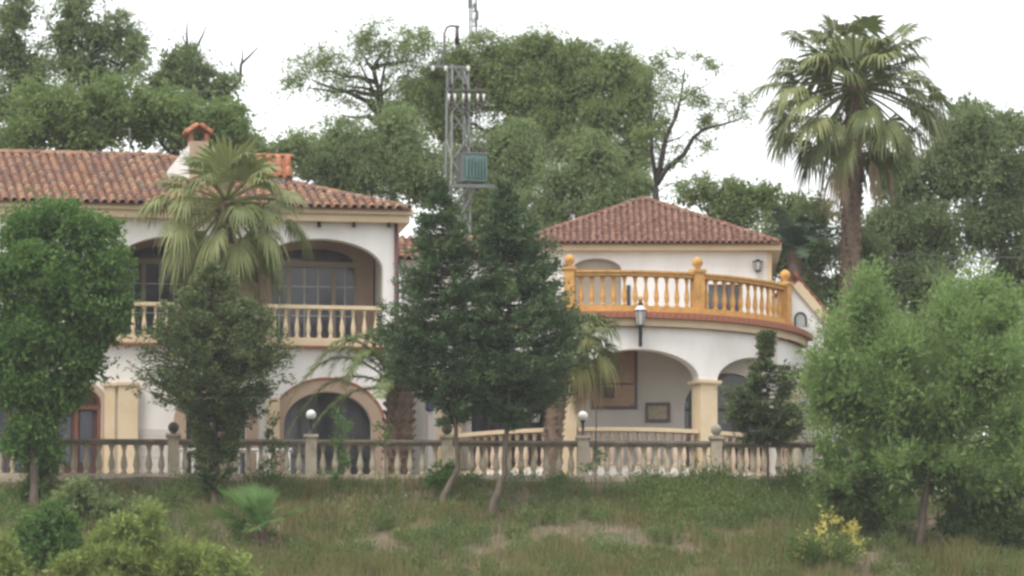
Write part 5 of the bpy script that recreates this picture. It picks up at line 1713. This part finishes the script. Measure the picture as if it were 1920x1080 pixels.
# yellowish bush between conifer and willow
tree('shrub', 'yellow green bush beyond the balustrade right of the young conifer', [(1525, 900), (1525, 800)], 3.0,
     [(1520, 740, 30, 36), (1500, 720, 22, 24), (1540, 700, 28, 36), (1545, 780, 26, 30)], 'shrub', 'pine', 900, .04, 'bark', 46, hole=.1, core=False)
# bright willow
bl = [(1625, 540, 30, 26), (1600, 590, 55, 40), (1645, 590, 38, 46), (1560, 640, 36, 30), (1625, 655, 75, 46, -.4), (1580, 705, 60, 40), (1685, 685, 52, 46), (1640, 745, 80, 46, -.4), (1585, 790, 42, 34), (1690, 790, 75, 46), (1620, 830, 50, 34), (1720, 860, 60, 36, -.3), (1545, 690, 24, 20),
      (1835, 520, 26, 30), (1810, 565, 52, 44), (1865, 560, 40, 44), (1808, 625, 48, 50), (1860, 640, 60, 50, -.4), (1900, 600, 40, 50), (1752, 715, 56, 46), (1830, 720, 72, 50), (1900, 720, 42, 50), (1780, 790, 62, 42), (1850, 800, 40, 34), (1905, 810, 34, 40), (1790, 860, 40, 24), (1660, 880, 34, 20), (1720, 780, 60, 60, .5), (1745, 850, 50, 40, .3), (1560, 840, 38, 40), (1600, 890, 50, 34), (1680, 915, 50, 30, .4), (1540, 740, 24, 34), (1840, 890, 60, 44, .4), (1900, 880, 40, 50), (1780, 920, 40, 30, .6)]
pr_ = random.Random(77)
wb = []
bl = [(x_ + (10 if x_ < 1640 else 0), y_ + 26 * max(0, min(1, (800 - y_) / 200)), rx_ * .92, ry_, *dd) for (x_, y_, rx_, ry_, *dd) in bl]
for (x_, y_, rx_, ry_, *dd) in bl:
    for q in range(max(3, int(rx_ * ry_ / 420))):
        a_, u_ = pr_.uniform(0, 6.283), pr_.uniform(.3, 1.12) ** .6
        wb.append((x_ + math.cos(a_) * rx_ * u_ * .95, y_ + math.sin(a_) * ry_ * u_ * .9, pr_.uniform(12, 24), pr_.uniform(22, 46), (dd[0] if dd else 0) + pr_.uniform(-.9, .9)))
tree('willow_tree', 'bright green airy tree with two tops at the right', [(1722, 1110), (1728, 1000), (1735, 930), (1745, 840), (1740, 740)], -5.5, wb, 'willow', 'willow', 1000, .12, 'bark', 47, hole=.16, top_rad=.5, core=True, fringe=.35, limbs=False)
wt_ = bpy.data.objects['willow_tree']
for (x_, y_, *_r) in bl[::2]:
    twig([(1742, 900 - 0.25 * abs(x_ - 1742)), ((1742 * 1.2 + x_ * .8) / 2, (860 + y_) / 2), (x_, y_)], -5.5, .05, wt_, 'bark', 'limb')
tree('willow_tree', 'yellowish green bush at the right edge below the bright tree', [(1910, 1000), (1912, 900)], -4.5,
     [(1900, 780, 34, 60), (1915, 860, 40, 50), (1890, 900, 30, 34)], 'willow', 'pine', 900, .06, 'bark', 48, hole=.1, core=False)

# saplings along the balustrade
def sapling(label, pts, w, leaf, Y, seed, dens=1500, nm='sapling', base=None):
    bl = []
    (x0, y0), (x1, y1) = pts
    n = max(2, int(abs(y1 - y0) / 22))
    for k in range(n):
        f = (k + .5) / n
        bl.append((x0 + (x1 - x0) * f, y0 + (y1 - y0) * f, w * (.6 + .6 * math.sin(math.pi * f)), 15))
    bx, by = base or (x1, y1 + 25)
    return tree(nm, label, [(bx, by), (x1, y1), (x0, y0)], Y, bl, 'shrub', leaf, dens, .025, 'bark', seed, cat='sapling', limbs=False, core=False, kscale=.7)


sapling('bright green slim sapling in front of the dark villa arch', [(643, 780), (641, 925)], 10, 'sapling', -1.0, 51)
sapling('dark slim sapling between the juniper and the villa arch', [(512, 790), (508, 915)], 13, 'shrub', -1.2, 52)
sapling('thin sapling on a bare stem beside the date palm trunk', [(722, 790), (722, 850)], 6, 'shrub', -2.0, 53, base=(722, 965))
sapling('short columnar dark green shrub below the second globe lamp', [(1117, 850), (1116, 925)], 7, 'sapling', -1.2, 54)
twig([(1116, 860), (1118, 800), (1120, 700)], -1.2, .02, bpy.data.objects[max(o.name for o in bpy.data.objects if o.name.startswith('sapling'))], 'barkd')
sapling('dark weedy shrub at the foot of the palm trunk balusters', [(1040, 895), (1036, 925)], 8, 'shrub', -1.2, 55)
tree('shrub', 'small round dark shrub at the foot of the left cypress', [(827, 925), (827, 900)], -1.6, [(827, 890, 17, 20), (822, 905, 15, 12)], 'shrub', 'broad', 1500, .03, 'bark', 56, cat='shrub', limbs=False)
tree('shrub', 'dark leafy shrub hugging the balustrade at the far left', [(60, 960), (62, 930)], -1.8, [(70, 900, 26, 30), (55, 930, 28, 22), (85, 870, 16, 24)], 'shrub', 'shrub', 1300, .03, 'bark', 57, cat='shrub', limbs=False)

# foreground bushes
tree('pine_tree', 'yellow green pine top with upright candles at the bottom left', [(240, 1190), (250, 1050)], -15,
     [(250, 1018, 56, 30), (280, 994, 30, 24), (205, 1030, 40, 26), (180, 1062, 58, 30), (260, 1062, 86, 38), (330, 1056, 58, 30), (130, 1070, 50, 26), (240, 1100, 110, 40)], 'pine', 'pine', 2100, .09, 'bark', 61, cat='tree', kscale=1.1, core=True)
tree('pine_tree', 'lower yellow green pine top right of the taller one at the bottom', [(410, 1190), (410, 1080)], -15,
     [(400, 1054, 44, 24), (440, 1062, 32, 22), (370, 1070, 42, 26), (420, 1085, 70, 30)], 'pine', 'pine', 2100, .07, 'bark', 62, cat='tree', kscale=1.1)
tree('pine_tree', 'yellow green pine tip cut by the left edge at the bottom', [(5, 1190), (5, 1090)], -15, [(2, 1050, 32, 26), (15, 1080, 40, 30)], 'pine', 'pine', 2000, .07, 'bark', 63, cat='tree', kscale=1.1)
tree('shrub', 'rounded dark green shrub at the bottom left behind the pine tops', [(80, 1090), (85, 1040)], -9,
     [(90, 985, 55, 36), (50, 1010, 45, 40), (120, 1020, 46, 42), (70, 1050, 70, 40), (140, 1060, 34, 30)], 'shrub', 'broad', 1500, .05, 'bark', 64, cat='shrub')
tree('shrub', 'grey green bush below the balustrade at the left', [(150, 990), (150, 960)], -4.5,
     [(150, 935, 50, 28), (120, 965, 40, 24), (215, 960, 46, 28), (190, 990, 50, 26), (270, 965, 40, 24)], 'shrub', 'pepper', 1100, .05, 'bark', 65, cat='shrub')
tree('shrub', 'dark olive shrubbery under the bright tree at the lower right', [(1620, 1010), (1620, 950)], -4.8,
     [(1570, 925, 60, 30), (1650, 940, 60, 34), (1600, 965, 62, 30), (1830, 940, 60, 40), (1880, 960, 50, 44), (1800, 985, 60, 40), (1900, 1010, 50, 44)], 'shrub', 'shrub', 1000, .04, 'bark', 66, cat='shrub')
r_ = tree('broom_bush', 'yellow flowering broom bush at the bottom right', [(1552, 1110), (1552, 1080)], -8.6,
          [(1550, 1030, 52, 36), (1520, 1050, 40, 34), (1588, 1050, 40, 36), (1552, 1075, 66, 32)], 'willow', 'shrub', 900, .03, 'bark', 67, cat='shrub', kscale=.8, core=False)
crown([(1525, 1015, 34, 18), (1578, 1015, 34, 20), (1550, 995, 22, 18), (1548, 1040, 60, 18), (1600, 1040, 18, 14), (1505, 1045, 16, 14)], -8.6, 'willow', 520, LM['flower'], 'blossom', r_, 68, core=False, kscale=.6, hole=.2)
# small fan palm in the foreground
fan_palm('small bright fan palm on the slope with dead fronds below', 485, 985, -7.2, [(486, 1075), (486, 1030)], .13, 9, .45, .62, 71,
         mats=('sapling', 'fanl'), el=(10, 75), dead=8, droop=(.25, .6), name='small_fan_palm', xd=.12, xt=.3, extra=((462, 960, 432, 880, -.2, .5), (475, 955, 470, 885, .3, .45), (488, 955, 505, 900, .2, .4), (520, 970, 575, 935, 0, .45), (450, 972, 385, 945, .1, .3)), tip=.5)

# ================================================================== grass and weeds
def blades(n, region, hfun, wid, lean, matn, name, label, seed, dens=None, k=2):
    rng = np.random.default_rng(seed)
    x = rng.uniform(region[0], region[1], n); y = rng.uniform(region[2], region[3], n)
    d = fence_y(np.clip(x, -30, 30)) - .35 - y
    keep = d > .02
    if dens is not None: keep &= rng.uniform(0, 1, n) < dens(x, y)
    x, y = x[keep], y[keep]; n = len(x)
    z = ground_z(x, y) - .03
    h = hfun(x, y) * rng.uniform(.5, 1.25, n)
    a = rng.uniform(0, 2 * np.pi, n); le = rng.uniform(0, lean, n)
    dx, dy = np.cos(a) * le * h, np.sin(a) * le * h
    b = rng.uniform(-1.2, 1.2, n); wx_, wy_ = np.cos(b) * wid / 2, np.sin(b) * wid / 2
    p = lambda fx_, fz, s_: np.stack([x + dx * fx_ + wx_ * s_, y + dy * fx_ + wy_ * s_, z + h * fz], -1)
    V = np.stack([p(0, 0, -1), p(0, 0, 1), p(.4, .6, .8), p(.4, .6, -.8), p(1, 1, .05), p(1, 1, -.05)], 1).reshape(-1, 3)
    i = np.arange(n)[:, None] * 6
    F = np.concatenate([i + np.array([[0, 1, 2, 3]]), i + np.array([[3, 2, 4, 5]])], 1).reshape(-1, 4)
    t = np.repeat(np.clip(.5 * vnoise(x * 1.3, y * 1.3, seed) + .5 * rng.uniform(0, 1, n), 0, 1), 2)
    link(name, raw_mesh(name, V, F, LM[matn], False, t), label=label, kind='stuff')


def bare(x, y):
    m = np.ones_like(x)
    for px, py, sx, sy in ((662, 1035, 1.0, 1.0), (1160, 1030, 1.9, 1.3), (790, 985, 1.5, .8), (1010, 975, 2.2, .5), (1100, 1010, 1.5, .8), (590, 960, .9, .8), (740, 940, 1.2, .7), (1330, 1050, 1.0, .9), (1450, 905, .9, .6)):
        w_ = P(px, py, 0)
        d0 = ray(px, py)
        for _ in range(12):      # where the sight line meets the slope
            yy = w_.y
            g_ = float(ground_z(w_.x, yy)); w_ = P(px, py, yy + (g_ - w_.z) * -1.6 if abs(g_ - w_.z) > .01 else yy)
        m = m * (1 - .55 * np.exp(-((x - w_.x) / sx) ** 2 - ((y - w_.y) / sy) ** 2))
    return m


patch = lambda x, y: bare(x, y) * np.clip((fbm(x * .55 + 4, y * .8, 21) - .42) * 6, 0.05, 1) * (.35 + .65 * (vnoise(x * 3.1, y * 3.1, 5) > .4))
tall = lambda x, y: .17 + .34 * vnoise(x * .7, y * .7, 31) + .02 * np.clip(-y, 0, 12)
blades(170000, (-16, 16, -16, .6), tall, .022, .45, 'grass', 'grass', 'pale wild grass growing on the slope below the balustrade', 81, patch)


def tussocks(n, region, per, hr, rr, wid, matn, name, label, seed, dens):
    """weeds that grow in clumps, each clump with its own height, spread and tone"""
    rng = np.random.default_rng(seed)
    x = rng.uniform(region[0], region[1], n); y = rng.uniform(region[2], region[3], n)
    keep = rng.uniform(0, 1, n) < dens(x, y); x, y = x[keep], y[keep]; n = len(x)
    H = rng.uniform(hr[0], hr[1], n) ** 1.0; RR = rng.uniform(rr[0], rr[1], n); tn = rng.uniform(0, 1, n)
    k = rng.integers(int(per * .5), int(per * 1.4), n)
    i = np.repeat(np.arange(n), k); m = len(i)
    a = rng.uniform(0, 2 * np.pi, m); q = np.sqrt(rng.uniform(0, 1, m)) * RR[i]
    X, Yy = x[i] + np.cos(a) * q, y[i] + np.sin(a) * q
    ok = fence_y(np.clip(X, -30, 30)) - .32 - Yy > .02
    X, Yy, i, a, q = X[ok], Yy[ok], i[ok], a[ok], q[ok]; m = len(i)
    h = H[i] * (1 - .45 * (q / RR[i]) ** 2) * rng.uniform(.55, 1.2, m)
    Z = ground_z(X, Yy) - .03
    P0 = np.stack([X, Yy, Z], -1)
    D = unit(np.stack([np.cos(a) * .35 * q / RR[i] + rng.normal(0, .16, m), np.sin(a) * .35 * q / RR[i] + rng.normal(0, .16, m), np.ones(m)], -1))
    V, F, T = leaves_from(P0, D, h, 5, .05, .10, wid, .45, rng, tn[i], 1.0)
    link(name, raw_mesh(name, V, F, LM[matn], False, T), label=label, kind='stuff')


tussocks(1500, (-16, 16, -15, .4), 42, (.16, .55), (.10, .32), .026, 'grassd', 'weeds', 'greener taller weeds in clumps on the slope', 82,
         lambda x, y: (np.clip((fbm(x * .6 + 14, y * .8, 22) - .40) * 6, .08, 1) * .8 + .35 * (y < -6)) * bare(x, y))
tussocks(1000, (-16, 16, -14, .4), 46, (.25, .85), (.10, .30), .030, 'shrub', 'dark_weeds', 'dark leafy weeds dotted over the slope', 85,
         lambda x, y: np.clip((fbm(x * .8 + 3, y * .9, 28) - .43) * 6, .05, 1) * bare(x, y))
tussocks(260, (-16, 16, -13, .4), 34, (.2, .5), (.08, .22), .030, 'fanl', 'pale_weeds', 'pale yellowish weeds dotted over the slope', 86,
         lambda x, y: np.clip((fbm(x * .8 + 31, y * .9, 29) - .44) * 6, .06, 1))
blades(16000, (-16, 16, -14, .3), lambda x, y: .25 + .3 * vnoise(x, y, 35), .012, .35, 'dry', 'dry_stalks', 'thin dry stalks standing among the grass', 83)
tussocks(430, (2.0, 10.5, -4.5, .3), 50, (.30, .85), (.12, .34), .028, 'grassd', 'tall_weeds', 'tall green weeds along the foot of the right balustrade', 84,
         lambda x, y: np.clip((x - 2.2) / 2.5, 0, 1) * np.clip(fbm(x * 1.1, y * 1.1, 40) * 3 - .8, .1, 1))
M['litter'] = mat('white_litter', (0.75, 0.74, 0.70), rough=0.6)
for px, py, lb in ((735, 983, 'scrap of white litter on the bare soil below the left cypress'), (758, 938, 'white scrap nearest the thin sapling stem below the balustrade'),
                   (143, 926, 'white scrap on the slope among the shrubs at the far left')):
    lo, hi = -15.0, -.5
    for _ in range(40):
        mid = (lo + hi) / 2; q = P(px, py, mid)
        if q.z < float(ground_z(q.x, q.y)): hi = mid
        else: lo = mid
    q = P(px, py, lo)
    mb = MB(); g_ = random.Random(px)
    ring_ = [(math.cos(t) * g_.uniform(.05, .10), math.sin(t) * g_.uniform(.04, .07), g_.uniform(.05, .16)) for t in np.linspace(0, 6.28, 8)[:-1]]
    for k in range(7): mb.face([(0, 0, .17), ring_[k], ring_[(k + 1) % 7]]); mb.face([(0, 0, .02), ring_[(k + 1) % 7], ring_[k]])
    link('litter', mb.mesh('litter', M['litter']), None, loc=(q.x, q.y, q.z), label=lb, cat='litter')
